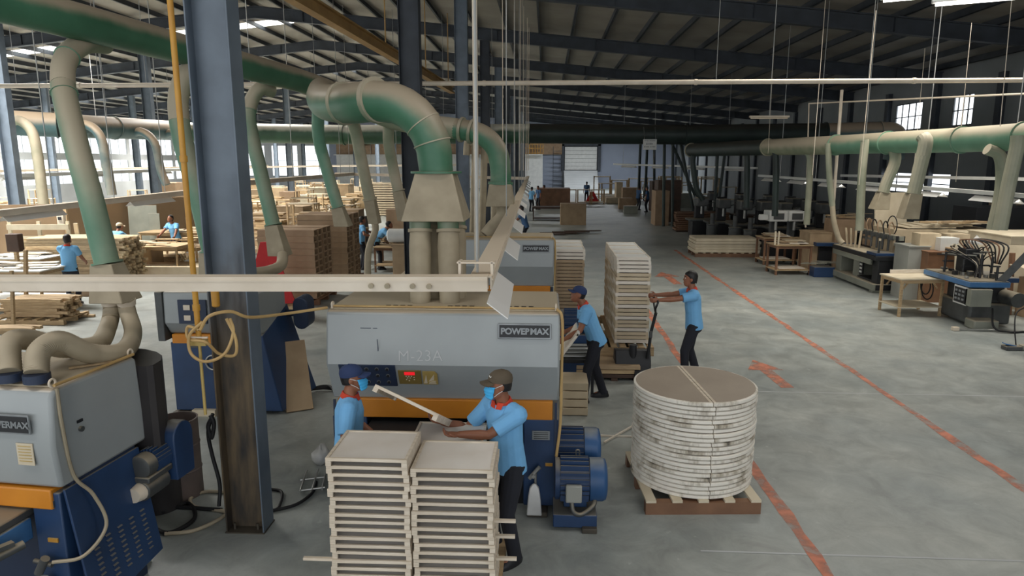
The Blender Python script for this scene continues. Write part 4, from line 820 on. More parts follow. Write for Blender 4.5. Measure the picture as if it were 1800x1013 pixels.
    mb.loft([ering(pel+d*.03*1+V((0, 0, 0)), X, f, .172, .122), ering(pel+V((0, 0, -.04)), X, V((0, 1, 0)), .178, .13), ering(pel+V((0, 0, -.12)), X, V((0, 1, 0)), .168, .125), ering(pel+V((0, 0, -.17)), X, V((0, 1, 0)), .1, .08)])
    for i, sx in enumerate((-1, 1)):
        a, kn, an = Lg[i]; mb.tube([a+V((0, 0, .02)), a+(kn-a)*.4, kn, kn+(an-kn)*.5, an+V((0, -.005, -.03))], [.1, .09, .07, .064, .062], 14)
    sc(mb).obj('trousers', 'pants', o, remesh=vox, smooth=3)
    for i, sx in enumerate((-1, 1)):
        an = Lg[i][2]; mb = MB(); b = V((an.x, an.y, 0))
        mb.loft([[b+V((cos(2*pi*k/14)*w, y0+sin(2*pi*k/14)*l, z)) for k in range(14)] for z, w, l, y0 in ((.0, .046, .135, .05), (.025, .05, .14, .05), (.05, .046, .125, .045), (.085, .04, .07, .0), (.1, .038, .05, -.01))]); sc(mb).obj('shoe', 'shoe', o, sm=60)
    # hair, cap, face
    if cap:
        mb = MB(); zc = .035
        mb.loft([[hp((a*cos(2*pi*k/20), y0+b*sin(2*pi*k/20), z)) for k in range(20)] for z, y0, a, b in ((.03, -.002, .083, .102), (.06, -.003, .085, .103), (.09, -.005, .076, .093), (.115, -.008, .055, .066), (.128, -.01, .025, .03))]); c = sc(mb).obj('cap', cap, o, sm=60)
        mb = MB(); mb.grid(lambda u, v: hp((sin((u-.5)*2.5)*(.083+.0*v), .06*cos((u-.5)*2.5)+.035+v*.075*cos((u-.5)*2.2)**.5, .042-.02*v-.03*abs(u-.5))), 10, 3)
        n0 = len(mb.v); q = [v-V((0, 0, .006)) for v in mb.v]; fs = [tuple(reversed([i+n0 for i in ff])) for ff in mb.f]; mb.v += q; mb.f += fs; sc(mb).obj('cap_brim', cap, c)
        mb = MB(); mb.ball(hp((0, -.008, .13)), .008, 6); sc(mb).obj('cap_button', cap, c)
        if cap == 'capbrown': mb = MB(); mb.tube([hp((-.055, .082, .085)), hp((-.05, .088, .075)), hp((-.03, .094, .085))], .004, 6); sc(mb).obj('cap_stitch', 'white', c)
        mb = MB(); mb.loft([[hp((a*cos(t), y0+b*sin(t), z)) for t in [pi+.1+(pi-.2)*k/12 for k in range(13)]]+[hp((a*.8*cos(t), y0+b*.8*sin(t), z)) for t in [2*pi-.1-(pi-.2)*k/12 for k in range(13)]] for z, y0, a, b in ((-.04, -.005, .071, .09), (0, -.002, .079, .1), (.035, -.002, .081, .1))]); sc(mb).obj('hair', 'hair', o, sm=60)
    else:
        mb = MB()
        mb.loft([[hp((a*cos(2*pi*k/20), y0+b*sin(2*pi*k/20), z+zf*sin(2*pi*k/20))) for k in range(20)] for z, y0, a, b, zf in ((-.0, -.012, .079, .094, .06), (.03, -.008, .082, .1, .035), (.07, -.01, .08, .1, .012), (.1, -.01, .066, .082, .0), (.128, -.01, .035, .045, 0))]); sc(mb).obj('hair', 'hair', o, sm=60)
        mb = MB(); mb.loft([[hp((a*cos(t), y0+b*sin(t), z)) for t in [pi+.05+(pi-.1)*k/12 for k in range(13)]]+[hp((a*.8*cos(t), y0+b*.8*sin(t), z)) for t in [2*pi-.05-(pi-.1)*k/12 for k in range(13)]] for z, y0, a, b in ((-.06, -.0, .066, .082), (-.03, -.004, .073, .093), (.03, -.004, .079, .102))]); sc(mb).obj('hair_back', 'hair', o, sm=60)
    if vox < .012:
        for sx in (-1, 1):
            mb = MB(); mb.ball(hp((sx*.031, .078, .01)), .0125, 10); e = sc(mb).obj('eye', 'eyew', o); mb = MB(); mb.ball(hp((sx*.031, .087, .01)), .0065, 8); sc(mb).obj('iris', 'black', e)
            mb = MB(); mb.tube([hp((sx*.012, .092, .03)), hp((sx*.032, .09, .036)), hp((sx*.052, .078, .03))], .005, 6); sc(mb).obj('eyebrow', 'hair', o)
    if mask:
        def mk(u, v):
            t = (u-.5)*2.3; z = -.008-.098*v; i = min(range(len(HEADP)), key=lambda q: abs(HEADP[q][0]-z)); z0, y0, a, b = HEADP[i]
            bul = .016+.022*sin(pi*min(1, v*1.0))*max(0, cos(t))+.002*sin(v*22); a = max(a, .06); b = max(b, .066); return hp(((a+bul*.6)*sin(t), y0+(b+bul)*cos(t), z+.012*abs(u-.5)*(1-2*v)))
        mb = MB(); mb.grid(mk, 14, 12); mo = sc(mb).obj('face_mask', 'maskc', o, sm=80); q = mo.modifiers.new('thick', 'SOLIDIFY'); q.thickness = .003
        for sx in (-1, 1):
            for z1, z2 in ((-.014, .02), (-.085, -.03)): mb = MB(); mb.tube(spline([hp((sx*.066, .05, z1)), hp((sx*.077, .025, (z1+z2)/2)), hp((sx*.083, -.012, z2))], 4), .0026, 6); sc(mb).obj('ear_loop', 'white', mo)
    return o
rot = lambda p: p
# the two masked workers at the front sander
tc = AY(722, 719, 5.2)                         # the tray they hand over
w1 = person('person in brown cap, blue mask and light blue shirt holding a tray at the stacks', (-.32, 5.42, 0), radians(135), 1.69, .1, hands=(AY(806, 764, 5.12), AY(776, 742, 5.42)), hn=(V((0, .3, 1)), V((0, .3, 1))), hyaw=-.6, hpitch=-.05, cap='capbrown', mask=True, vox=.007, curl=.75, elbow=(V((-.1, -.1, -1)), V((.2, -.2, -1))), sleeve=.78)
w2 = person('person in navy cap and blue mask behind the higher tray stack', (-1.7, 5.55, 0), radians(-78), 1.66, .06, cap='capblue', mask=True, vox=.007, hpitch=-.12, sleeve=.75, hands=((-1.5, 5.75, .95), (-1.45, 5.3, .98)))
w3 = person('person in dark cap bending to the white board at the sander outfeed', (.66, 9.5, 0), radians(97), 1.7, .38, hands=((.26, 9.2, .98), (.3, 9.6, 1.0)), hpitch=-.35, cap='capblue', vox=.008, feet=((-.13, .12), (.13, -.22)), elbow=(V((-.3, -.8, -.2)), V((.3, -.8, -.2))))
w4 = person('person with bare head pushing the pallet jack handle', (2.3, 10.5, 0), radians(86), 1.72, .1, hands=((1.72, 10.3, 1.33), (1.74, 10.7, 1.33)), hpitch=-.1, vox=.008, feet=((-.13, .1), (.13, -.12)), elbow=(V((-.5, -.3, -.8)), V((.5, -.3, -.8))), curl=.9)
p = G(130, 536); w5 = person('person seen from the back at the tall pile of curved slats', (p.x, p.y, 0), .1, 1.68, .06, hands=((p.x-.17, p.y+.36, .98), (p.x+.15, p.y+.38, 1.0)), vox=.011, hpitch=-.3)
p = AY(200, 410, 19.5); w6 = person('person in pale cap stooping beyond the tall pile of curved slats', (p.x, p.y, 0), -.3, 1.66, .45, cap='capwhite', vox=.012, hands=((p.x-.1, p.y+.7, 1.0), (p.x+.35, p.y+.6, 1.0)))
p = AY(306, 395, 22); w7 = person('person with bare head sorting parts on the table by the tan partition', (p.x, p.y, 0), radians(165), 1.68, .25, vox=.012, hands=((p.x+.25, p.y-.5, 1.0), (p.x-.3, p.y-.45, 1.02)), hpitch=-.35)
p = G(637, 474); w8 = person('person with bare head standing beside the tan flexible pipe', (p.x, p.y, 0), radians(-60), 1.68, .1, vox=.012, hands=((p.x+.5, p.y+.1, 1.1), (p.x+.4, p.y-.2, 1.1)), hpitch=-.2)
p = AY(672, 430, 21.5); w9 = person('person bending low over the scrap wood bench', (p.x-.1, p.y, 0), radians(-75), 1.68, .75, vox=.012, hands=((p.x+.6, p.y+.2, .85), (p.x+.55, p.y-.2, .85)), hpitch=-.3)
p = G(666, 369); w10 = person('person in darker blue walking in the far bright aisle', (p.x, p.y, 0), radians(20), 1.68, .02, shirt='dshirt', vox=.014, feet=((-.1, .15), (.1, -.15)))
p = G(1031, 355); w11 = person('person walking away near the red sign in the far aisle', (p.x, p.y, 0), .1, 1.7, .02, shirt='dshirt', vox=.016, feet=((-.1, .18), (.1, -.12)))
p = G(1137, 373); w12 = person('person in dark clothes standing by the far brown cabinets', (p.x, p.y, 0), radians(70), 1.72, .05, shirt='dshirt', vox=.016)
p = G(1125, 370); w13 = person('person in dark clothes facing another one by the far brown cabinets', (p.x-.1, p.y+.4, 0), radians(-60), 1.68, .1, shirt='dshirt', vox=.016)
p = AY(922, 372, 27); w14 = person('person in blue at the dark bench just past the cream rail', (p.x, p.y, 0), radians(80), 1.7, .25, shirt='dshirt', vox=.014, hands=((p.x-.5, p.y+.1, 1.0), (p.x-.5, p.y-.2, 1.0)))
for k, (x, Y, l) in enumerate(((934, 48, 'nearest the cream rail'), (947, 50, 'in the middle'), (958, 52, 'nearest the far white partition'))):
    p = AY(x, 320, Y); person('person in a group at the far assembly bench, one %s' % l, (p.x, p.y, 0), (-.6, 2.4, 1.2)[k], 1.68, .12, shirt='dshirt' if k else 'shirt', vox=.018, group='people at the far assembly bench')
p = AY(1135, 312, 62); person('person in white shirt far behind the brown cabinets', (p.x, p.y, 0), 3.0, 1.7, .02, shirt='white', vox=.02)
# ================================================================ trays, round boards, pallets
def edge_mat():
    m = bpy.data.materials.new('stained_edge_band'); m.use_nodes = True; nt = m.node_tree; N = nt.nodes; L = nt.links; b = N['Principled BSDF']; b.inputs['Roughness'].default_value = .6
    tc = N.new('ShaderNodeTexCoord'); oi = N.new('ShaderNodeObjectInfo'); ad = N.new('ShaderNodeVectorMath'); ad.operation = 'MULTIPLY_ADD'; ad.inputs[1].default_value = (3.2, 3.2, 1)
    cx = N.new('ShaderNodeCombineXYZ'); mu = N.new('ShaderNodeMath'); mu.operation = 'MULTIPLY'; mu.inputs[1].default_value = 40; L.new(oi.outputs['Random'], mu.inputs[0]); L.new(mu.outputs[0], cx.inputs[2])
    L.new(tc.outputs['Object'], ad.inputs[0]); L.new(cx.outputs[0], ad.inputs[2]); nz = N.new('ShaderNodeTexNoise'); nz.inputs['Scale'].default_value = 1.0; nz.inputs['Detail'].default_value = 5; nz.inputs['Roughness'].default_value = .7; L.new(ad.outputs[0], nz.inputs['Vector'])
    rp = N.new('ShaderNodeValToRGB'); cr = rp.color_ramp; cr.elements[0].position = .3; cr.elements[0].color = lin((70, 66, 60)); cr.elements[1].position = .5; cr.elements[1].color = lin((232, 226, 214))
    e = cr.elements.new(.38); e.color = lin((176, 166, 148)); L.new(nz.outputs['Fac'], rp.inputs[0]); L.new(rp.outputs[0], b.inputs['Base Color']); return m
M['edgeband'] = edge_mat()
def pallet(label, loc, w, d, h=.13, rz=0, n=6, m='plank'):
    o = thing('pallet', label, 'pallet', loc, rz, 'wooden pallets')
    for k in range(n): x = -w/2+.05+(w-.1)*k/(n-1); MB().bx(x-.05, x+.05, -d/2, d/2, h-.025, h).obj('deck_board', m, o, sm=0)
    for k in range(3): y = -d/2+.05+(d-.1)*k/2; MB().bx(-w/2, w/2, y-.045, y+.045, .0, h-.026).obj('bearer', 'redwood' if m == 'ply' else m, o, sm=0)
    return o
def tray_proto(name, w, d, label, mw='traywood', mp_='traypanel', hs=.0595, hf=.024):
    o = thing(name, label, 'tray', (0, 0, -50))
    MB().bx(-w/2+.02, w/2-.02, -d/2+.02, d/2-.02, hs-.02, hs-.008).obj('panel', mp_, o, sm=0)
    MB().bx(-w/2+.021, w/2-.021, -d/2+.021, d/2-.021, hs-.026, hs-.021).obj('gap_shade_sheet', 'darkwood', o, sm=0)  # dark sheet added so the gaps between stacked trays look shaded
    for sx in (-1, 1): MB().bx(min(sx*w/2, sx*(w/2-.022)), max(sx*w/2, sx*(w/2-.022)), -d/2+.0221, d/2-.0221, .001, hs).obj('side_rail', mw, o, bev=.002)
    for sy in (-1, 1): MB().bx(-w/2+.0, w/2-.0, min(sy*d/2, sy*(d/2-.022)), max(sy*d/2, sy*(d/2-.022)), hs-hf, hs).obj('end_rail', mw, o, bev=.002)
    for sx in (-1, 1):
        for sy in (-1, 1): MB().bx(min(sx*w/2, sx*(w/2-.04)), max(sx*w/2, sx*(w/2-.04)), min(sy*d/2, sy*(d/2-.022)), max(sy*d/2, sy*(d/2-.022)), 0, hs-hf-.0005).obj('corner_block', mw, o, sm=0)
    return o
def stack(proto, n, c, z0, pitch, where, group, jit=.008, first=False):
    for i in range(n):
        k = n-1-i; lab = 'shallow pale tray, %s from the top of %s' % (nth(k), where)
        loc = (c[0]+random.uniform(-jit, jit), c[1]+random.uniform(-jit, jit), z0+i*pitch); rz = random.uniform(-.012, .012)
        if first and i == 0: proto.matrix_basis = Matrix.Translation(loc); proto['label'] = lab; proto['group'] = group
        else: dup(proto, loc, rz, lab, group)
tp = tray_proto('shallow_tray', .585, .52, 'tray')
pallet('low wooden pallet under the three front tray stacks', (-.95, 4.95, 0), 1.25, 1.15)
zt = AY(650, 806, 4.46).z; n1 = int((zt-.13)/.0605); p1 = (zt-.135)/n1
stack(tp, n1, (-1.245, 4.72), .132, p1, 'the highest front stack', 'trays in the highest front stack', first=True)
zt = AY(800, 826, 4.46).z; stack(tp, 18, (-.645, 4.72), .132, (zt-.135)/18, 'the lower front stack by the brown-capped person', 'trays in the lower front stack')
zt = AY(800, 786, 5.0).z; stack(tp, 18, (-.78, 5.265), .132, (zt-.135)/18, 'the front stack tucked behind the lower one', 'trays in the hidden front stack')
for k, (x, y, dx) in enumerate(((872, 945, .1), (875, 984, .1), (873, 918, .08), (566, 985, -.1))):
    p = AY(x, y, 4.6); tag(MB().bx(-.14, .14, -.012, .012, 0, .022).obj('wood_strip', 'traywood', loc=p, sm=0), 'pale wood strip poking out of the front stacks, %s' % ('upper one by the dark trousers', 'lowest one by the dark trousers', 'thin topmost one', 'one away from the people')[k], 'strip', 'strips poking out of the tray stacks')
held = dup(tp, (0, 0, 0), 0, 'shallow pale tray held tilted between the two masked workers', 'tray in hand')
a = AY(662, 690, 5.4); b = AY(790, 752, 5.22); u = (b-a).normalized(); vw = (a+b)/2-V((0, 0, CAMH)); vw.normalize(); nn = u.cross(vw).normalized(); vv = nn.cross(u)
R = Matrix((u, vv, nn)).transposed().to_4x4() @ Matrix.Rotation(radians(1), 4, 'X'); R.translation = (a+b)/2; held.matrix_basis = R
# round boards in halves
rb = thing('round_board', 'round', 'board', (0, 0, 0)); RR = .62; n = 40
for sgn in (1, -1):
    arc = [pi*k/n for k in range(n+1)]; f = lambda r, t: (sgn*(r*sin(t)+.004), r*cos(t))
    MB().prism([f(RR-.022, t) for t in arc], 0.002, .034, 'Z').obj('half_panel', 'disc', rb, sm=30)
    mb = MB(); mb.loft([[V((*f(r, t), z)) for r, z in ((RR-.022, 0.002), (RR-.003, 0.0), (RR, .003), (RR, .0285), (RR-.002, .031), (RR-.022, .036))] for t in arc]); mb.obj('edge_band', M['edgeband'], rb, sm=30)
    MB().bx(min(sgn*.004, sgn*.03), max(sgn*.004, sgn*.03), -RR+.02, RR-.02, .034, .0375).obj('centre_strip', 'traywood', rb, sm=0)
zc = .165; RBC = G(1226, 648+258, 0); RBC = V((1.56, 6.9, 0))
pallet('low pallet with pale corner boards under the stack of round boards', (1.53, 6.84, 0), 1.13, 1.16, .15, .06, 5, 'ply')
for i in range(22):
    lab = 'round board in two halves, %s from the top of the aisle stack' % nth(21-i); loc = (RBC.x+random.uniform(-.007, .007), RBC.y+random.uniform(-.007, .007), .152+i*.0455); rz = .1+random.uniform(-.02, .02)
    if i == 0: rb.matrix_basis = Matrix.Translation(loc) @ Matrix.Rotation(rz, 4, 'Z'); rb['label'] = lab; rb['group'] = 'round boards in the aisle stack'
    else: dup(rb, loc, rz, lab, 'round boards in the aisle stack')
for k, (x0, y0, x1, y1) in enumerate(((1052, 766, 1112, 768), (1062, 778, 1114, 748))):
    a = G(x0, y0, .01+.022*k); b = G(x1, y1, .01+.022*k); tag(MB().bar(a, b, .02, .02).obj('floor_strip', 'whitewood', sm=0), 'thin white strip lying on the floor by the round boards, %s' % ('lower of a crossed pair', 'upper of a crossed pair')[k], 'strip', 'crossed floor strips')
# white panel stacks on the pallet jack and beside it
wp = tray_proto('framed_board', .56, .5, 'p', 'whitewood', 'white', .0655, .053); bp2 = tray_proto('framed_board', .54, .5, 'p', 'gap', 'white', .0655, .055)
bp3 = tray_proto('framed_board', .56, .5, 'p', 'mdfpale', 'white', .0655, .055); bp3first = True
for j in range(4):
    for i in range(22):
        lab = 'white-edged panel, %s from the top of the %s stack on the pallet jack' % (nth(21-i), ('nearest', 'second', 'third', 'rear')[j]); loc = (1.45+.0*j+random.uniform(-.008, .008), 11.45+.56*j, .40+i*.0665)
        if i == 0 and j == 0: wp.matrix_basis = Matrix.Translation(loc); wp['label'] = lab; wp['group'] = 'panels on the pallet jack'
        elif i < 18 and (i*7+j) % 3:
            if bp3first: bp3.matrix_basis = Matrix.Translation(loc); bp3['label'] = lab; bp3['group'] = 'panels on the pallet jack'; bp3first = False
            else: dup(bp3, loc, random.uniform(-.01, .01), lab, 'panels on the pallet jack')
        else: dup(wp, loc, random.uniform(-.01, .01), lab, 'panels on the pallet jack')
for j in range(3):
    for i in range(25):
        if i == 0 and j == 0: bp2.matrix_basis = Matrix.Translation((.45, 12.85, .16)); bp2['label'] = 'brown-edged panel, %s from the top of the front stack beside the second sander' % nth(24); bp2['group'] = 'panels beside the second sander'; continue
        dup(bp2 if i < 22 else wp, (.45+random.uniform(-.008, .008), 12.85+.56*j, .16+i*.066), random.uniform(-.01, .01), 'brown-edged panel, %s from the top of the %s stack beside the second sander' % (nth(24-i), ('front', 'middle', 'rear')[j]), 'panels beside the second sander')
pallet('pallet under the panels beside the second sander', (.45, 13.4, 0), .62, 1.8, .15, 0, 4)
pl = pallet('long pallet lifted on the pallet jack', (1.3, 12.2, .24), 1.0, 2.4, .15, 0, 7)
lp = thing('board_pile', 'low pile of long brown boards on the floor behind the bending person', 'pile', tuple(V((1.05, 10.75, 0))))
lp['label'] = 'low platform of long brown planks behind the bending person'; lp['category'] = 'platform'; lp.name = 'plank_platform'
for k in range(3): MB().bx(-.55, .45, -.36, .3, .05+.07*k, .11+.07*k).obj('plank_layer', ('darkwood', 'plank', 'mdf')[k], lp, bev=.004)
for x in (-.45, 0, .35): MB().bx(x, x+.1, -.36, .3, 0, .05).obj('bearer', 'darkwood', lp, sm=0)
# pallet jack
pj = thing('pallet_jack', 'black hand pallet jack under the tall white panel stack', 'pallet jack', (1.62, 10.6, 0))
for sx in (-.2, .2): MB().bx(-.42+sx, -.27+sx, .25, 1.6, .19, .24).obj('fork', 'black', pj, bev=.008); MB().cyl((-.4+sx, 1.45, .09), (-.3+sx, 1.45, .09), .08, n=14).obj('fork_roller', 'rubber', pj)
MB().prism([(-.12, .06), (.28, .06), (.24, .42), (.0, .46), (-.1, .3)], -.5, .06, 'X').obj('frame_body', 'black', pj, bev=.015)
MB().cyl((-.22, -.02, .2), (-.22, -.02, .55), .06).obj('hydraulic_pump', 'black', pj)
for sx in (-.16, .12): MB().tube([(sx-.05, -.15, .1), (sx+.05, -.15, .1)], .1, 18).obj('steer_wheel', 'rubber', pj); MB().cyl((sx-.055, -.15, .1), (sx+.055, -.15, .1), .04).obj('wheel_hub', 'iron', pj)
MB().tube([(0, -.1, .35), (.04, -.12, .8), (.1, -.14, 1.1)], .025, 12).obj('handle_shaft', 'black', pj)
MB().tube(spline([(.1, -.14, 1.08), (.06, -.33, 1.2), (.09, -.34, 1.31), (.1, -.1, 1.33), (.1, .12, 1.31), (.1, .1, 1.2), (.1, -.12, 1.08)], 6), .016, 10).obj('handle_loop', 'black', pj)
MB().box((.03, -.14, .75), (.05, .03, .1)).obj('control_lever', 'iron', pj)
# the outfeed side: white board held, roller bed, pallet of boxes
bd = thing('white_board', 'white board tilted in the hands of the bending person', 'board', (.28, 9.35, .86)); 
MB().box((0, 0, 0), (.035, .62, .6), ry=.62).obj('board_face', 'whitewood', bd, bev=.004)
MB().box((.17, 0, .235), (.03, .62, .05), ry=.62).obj('board_edge', 'white', bd, bev=.002)
of = thing('roller_table', 'dark roller table between the sander end and the bending person', 'conveyor', (.5, 9.9, 0))
MB().bx(-.3, .25, -.3, .9, .52, .58).obj('table_frame', 'black', of, bev=.01)
for k in range(6): MB().cyl((-.28, -.2+.2*k, .6), (.23, -.2+.2*k, .6), .03, n=10).obj('roller', 'steelbright', of)
for sx in (-.26, .2):
    for sy in (-.25, .85): MB().bx(sx-.02, sx+.02, sy-.02, sy+.02, 0, .52).obj('leg', 'black', of, sm=0)
for k in range(4): tag(MB().bx(-.17, .17, -.25, .25, 0, .1).obj('tan_block', 'mdfpale', loc=(.42-.0*k, 9.1, .012+.118*k), bev=.004), 'tan wooden block at the sander end, %s of the pile' % ('lowest', 'second lowest', 'second highest', 'topmost')[k], 'block', 'tan blocks at the sander end')
o = thing('sander_motor', 'dark blue motor behind the bending person beside the sander', 'motor', (.38, 10.6, .62)); motor(o, (-.1, 0, .3), .5, .2); MB().bx(-.15, .4, -.2, .2, -.62, .12).obj('motor_stand', 'blue', o, bev=.01)
# hollow brown boxes
hb = thing('hollow_box', 'b', 'box', (0, 0, 0)); L_, D_, H_ = 1.38, .27, .148
MB().bx(-L_, 0, -D_/2, D_/2, 0, .02).obj('bottom_panel', 'kraft', hb, sm=0); MB().bx(-L_, 0, -D_/2, D_/2, H_-.02, H_).obj('top_panel', 'kraft', hb, bev=.003)
for s in (-1, 1): MB().bx(-L_, 0, min(s*D_/2, s*(D_/2-.02)), max(s*D_/2, s*(D_/2-.02)), .0202, H_-.0202).obj('side_panel', 'kraft', hb, sm=0)
MB().bx(-L_+.3, -.35, -D_/2+.02, D_/2-.02, .0202, .0402).obj('inner_panel', 'darkwood', hb, sm=0)
used = False
for (Y0, ncol, nrow, wh, gap) in ((16.1, 4, 11, 'the first block of hollow boxes', .1), (18.8, 4, 12, 'the second block of hollow boxes', .1)):
    for j in range(ncol):
        for i in range(nrow):
            lab = 'hollow brown box, %s from top, %s column of %s' % (nth(nrow-1-i), nth(j), wh); loc = (-5.52+random.uniform(-.012, .012), Y0+.3*j+(gap if j > 1 else 0), .14+i*.152)
            if not used: hb.matrix_basis = Matrix.Translation(loc); hb['label'] = lab; hb['group'] = 'hollow brown boxes'; used = True
            else: dup(hb, loc, random.uniform(-.006, .006), lab, 'hollow brown boxes')
    pallet('dark pallet under %s' % wh, (-6.2, Y0+.5, 0), 1.5, 1.4, .135, 0, 8, 'redwood')
for k in range(4):
    MBo = MB().bx(-.75, .75, -.14, .14, 0, .14); tag(MBo.obj('brown_box', 'kraft', loc=(-7.75, 16.1+.32*k, 0.0+.14*0), bev=.004), 'closed brown box on the floor beside the first block, %s row' % nth(k), 'box', 'closed brown boxes')
# ================================================================ machines and stock along the grey wall
def table(name, label, loc, w, d, h, rz=0, top='ply', leg='redwood', shelf=.2, cat='table', group=None, apron=True, tt=.03, lw=.05):
    o = thing(name, label, cat, loc, rz, group)
    MB().bx(-w/2, w/2, -d/2, d/2, h-tt, h).obj('table_top', top, o, bev=.004)
    for sx in (-1, 1):
        for sy in (-1, 1): x = sx*(w/2-lw); y = sy*(d/2-lw); MB().bx(x-lw/2, x+lw/2, y-lw/2, y+lw/2, 0, h-tt).obj('leg', leg, o, sm=0)
    if apron:
        for sy in (-1, 1): MB().bx(-w/2+lw*1.5, w/2-lw*1.5, sy*(d/2-lw)-.012, sy*(d/2-lw)+.012, h-tt-.08, h-tt).obj('apron', leg, o, sm=0)
        for sx in (-1, 1): MB().bx(sx*(w/2-lw)-.012, sx*(w/2-lw)+.012, -d/2+lw*1.5, d/2-lw*1.5, h-tt-.08, h-tt).obj('apron', leg, o, sm=0)
    if shelf: MB().bx(-w/2+.02, w/2-.02, -d/2+.02, d/2-.02, shelf, shelf+.025).obj('shelf', top, o, sm=0)
    return o
def board(label, loc, d, m='mdfpale', rz=0, rx=0, ry=0, group=None, cat='board', name='board'):
    o = MB().box((0, 0, 0), d).obj(name, m, sm=0, bev=min(d)*.12); o.matrix_basis = Matrix.Translation(loc) @ Matrix.Rotation(rz, 4, 'Z') @ Matrix.Rotation(ry, 4, 'Y') @ Matrix.Rotation(rx, 4, 'X'); return tag(o, label, cat, group)
def crate(label, loc, w, d, h, m='ply', rz=0, lid=True, name='wooden_crate', cat='crate', group=None):
    o = thing(name, label, cat, loc, rz, group); MB().bx(-w/2, w/2, -d/2, d/2, 0, h-.02).obj('box_body', m, o, bev=.006)
    if lid: MB().bx(-w/2-.02, w/2+.02, -d/2-.02, d/2+.02, h-.02, h+.01).obj('lid', m, o, bev=.004)
    return o
t1 = table('work_table', 'pale-topped table with shelf in front of the blue-topped borer', (8.32, 15.72, 0), 1.05, .82, .86, .12, 'ply', 'plank')
for k, (x, y) in enumerate(((-.4, -.3), (.4, -.3), (-.4, .3), (.4, .3))): MB().bar((x, y, .62), (x*.65, y, .8), .03, .03).obj('corner_brace', 'plank', t1, sm=0)
board('white strip board lying at the back of the pale-topped table', (8.45, 16.1, .905), (.95, .03, .09), 'whitewood', .12)
# long boring machine
bm_ = thing('boring_machine', 'long grey multi-head boring machine with a row of hoses along its top', 'machine', (8.6, 18.1, 0))
MB().bx(0, .85, 0, 2.75, .06, .24).obj('base_plinth', 'mgreen', bm_, bev=.015); MB().bx(.06, .8, -.012, 0, .08, .22).obj('plinth_cover', 'black', bm_, sm=0); MB().bx(.1, .7, .36, 1.18, .26, .3).obj('lower_shelf', 'black', bm_, sm=0); MB().bx(.7, .74, .36, 2.3, .26, .84).obj('back_plate', 'black', bm_, sm=0)
for y in (.05, 2.5): MB().bx(.02, .83, y, y+.2, 0, .06).obj('foot', 'mgreen', bm_, sm=0)
MB().bx(.1, .75, .02, .35, .24, .86).obj('end_pillar', 'black', bm_, bev=.01); MB().bx(.1, .75, 2.3, 2.65, .24, .86).obj('end_pillar', 'mgreen', bm_, bev=.01)
MB().bx(.15, .7, 1.2, 1.6, .24, .86).obj('middle_pillar', 'mgreen', bm_, bev=.01)
MB().bx(.12, .16, .95, 1.15, .35, .78).obj('switch_panel', 'black', bm_, sm=0)
for k in range(4): MB().box((.115, 1.05, .42+.1*k), (.012, .12, .05)).obj('switch', 'white', bm_, sm=0)
MB().bx(.0, .9, 0, 2.75, .86, .98).obj('table_beam', 'black', bm_, bev=.01); MB().bx(.0, .06, .3, 2.7, .72, .86).obj('front_rail', 'mgreen', bm_, bev=.008)
MB().bx(.02, .6, .75, 2.7, .98, 1.0).obj('work_top', 'ply', bm_, bev=.003); MB().bx(.02, .5, .06, .6, .98, 1.06).obj('side_stop', 'blue', bm_, bev=.01)
for y in (.15, 2.55): MB().bx(.55, .75, y-.05, y+.05, .98, 1.5).obj('bridge_post', 'black', bm_, bev=.01)
MB().bx(.58, .7, .05, 2.7, 1.38, 1.5).obj('bridge_beam', 'mgreen', bm_, bev=.008); MB().bx(.72, .78, .1, 2.6, 1.2, 1.26).obj('air_rail', 'steelbright', bm_, sm=0)
for k in range(7):
    y = .45+.32*k; MB().cyl((.5, y, 1.08), (.5, y, 1.5), .03, n=10).box((.55, y, 1.42), (.14, .09, .12)).obj('clamp_cylinder', 'iron', bm_)
    MB().tube(spline([(.52, y, 1.5), (.5, y+.05, 1.72), (.62, y+.16, 1.82), (.74, y+.2, 1.6), (.72, y+.1, 1.4)], 5), .017, 6).obj('air_hose', ('kraft', 'rubber')[k % 2], bm_)
MB().torus((.7, .75, 1.72), .26, .014, 'X').obj('hose_loop', 'rubber', bm_)
MB().bar((.15, .2, 1.0), (.05, -.02, 1.42), .05, .1).obj('fence_arm', 'iron', bm_, sm=0)
for k in range(4): board('narrow pale slat standing propped on the boring machine, %s from its far end' % nth(k), (8.78+.04*k, 20.35-.2*k, 1.26), (.06, .02, .56), 'mdfpale', .3, -.45+.1*k, .2, 'slats propped on the boring machine', 'stave', 'wood_stave')
crate('long dark steel housing behind the boring machine', (9.75, 18.7, 0), .3, 1.3, 1.0, 'iron', 0, True, 'steel_housing', 'machine')
board('flat blue steel top beyond the boring machine', (9.15, 22.4, .85), (1.3, 1.2, .12), 'blue', 0, cat='table', name='steel_slab'); crate('dark stand under the flat blue steel top', (9.15, 22.4, 0), 1.0, .9, .77, 'black', 0, False, 'steel_stand', 'stand')
o = crate('blue crate with green strips by the boring machine foot', (8.35, 20.9, 0), .6, .5, .32, 'blue', 0, False)
for k in range(7): board('green plastic strip on the blue crate, %s in the tangle' % nth(k), (8.1+.07*k, 20.9+random.uniform(-.2, .2), .36+.012*k), (.7, .03, .012), 'mgreen', random.uniform(-.5, .5), group='green strips on the blue crate', cat='strip', name='green_strip')
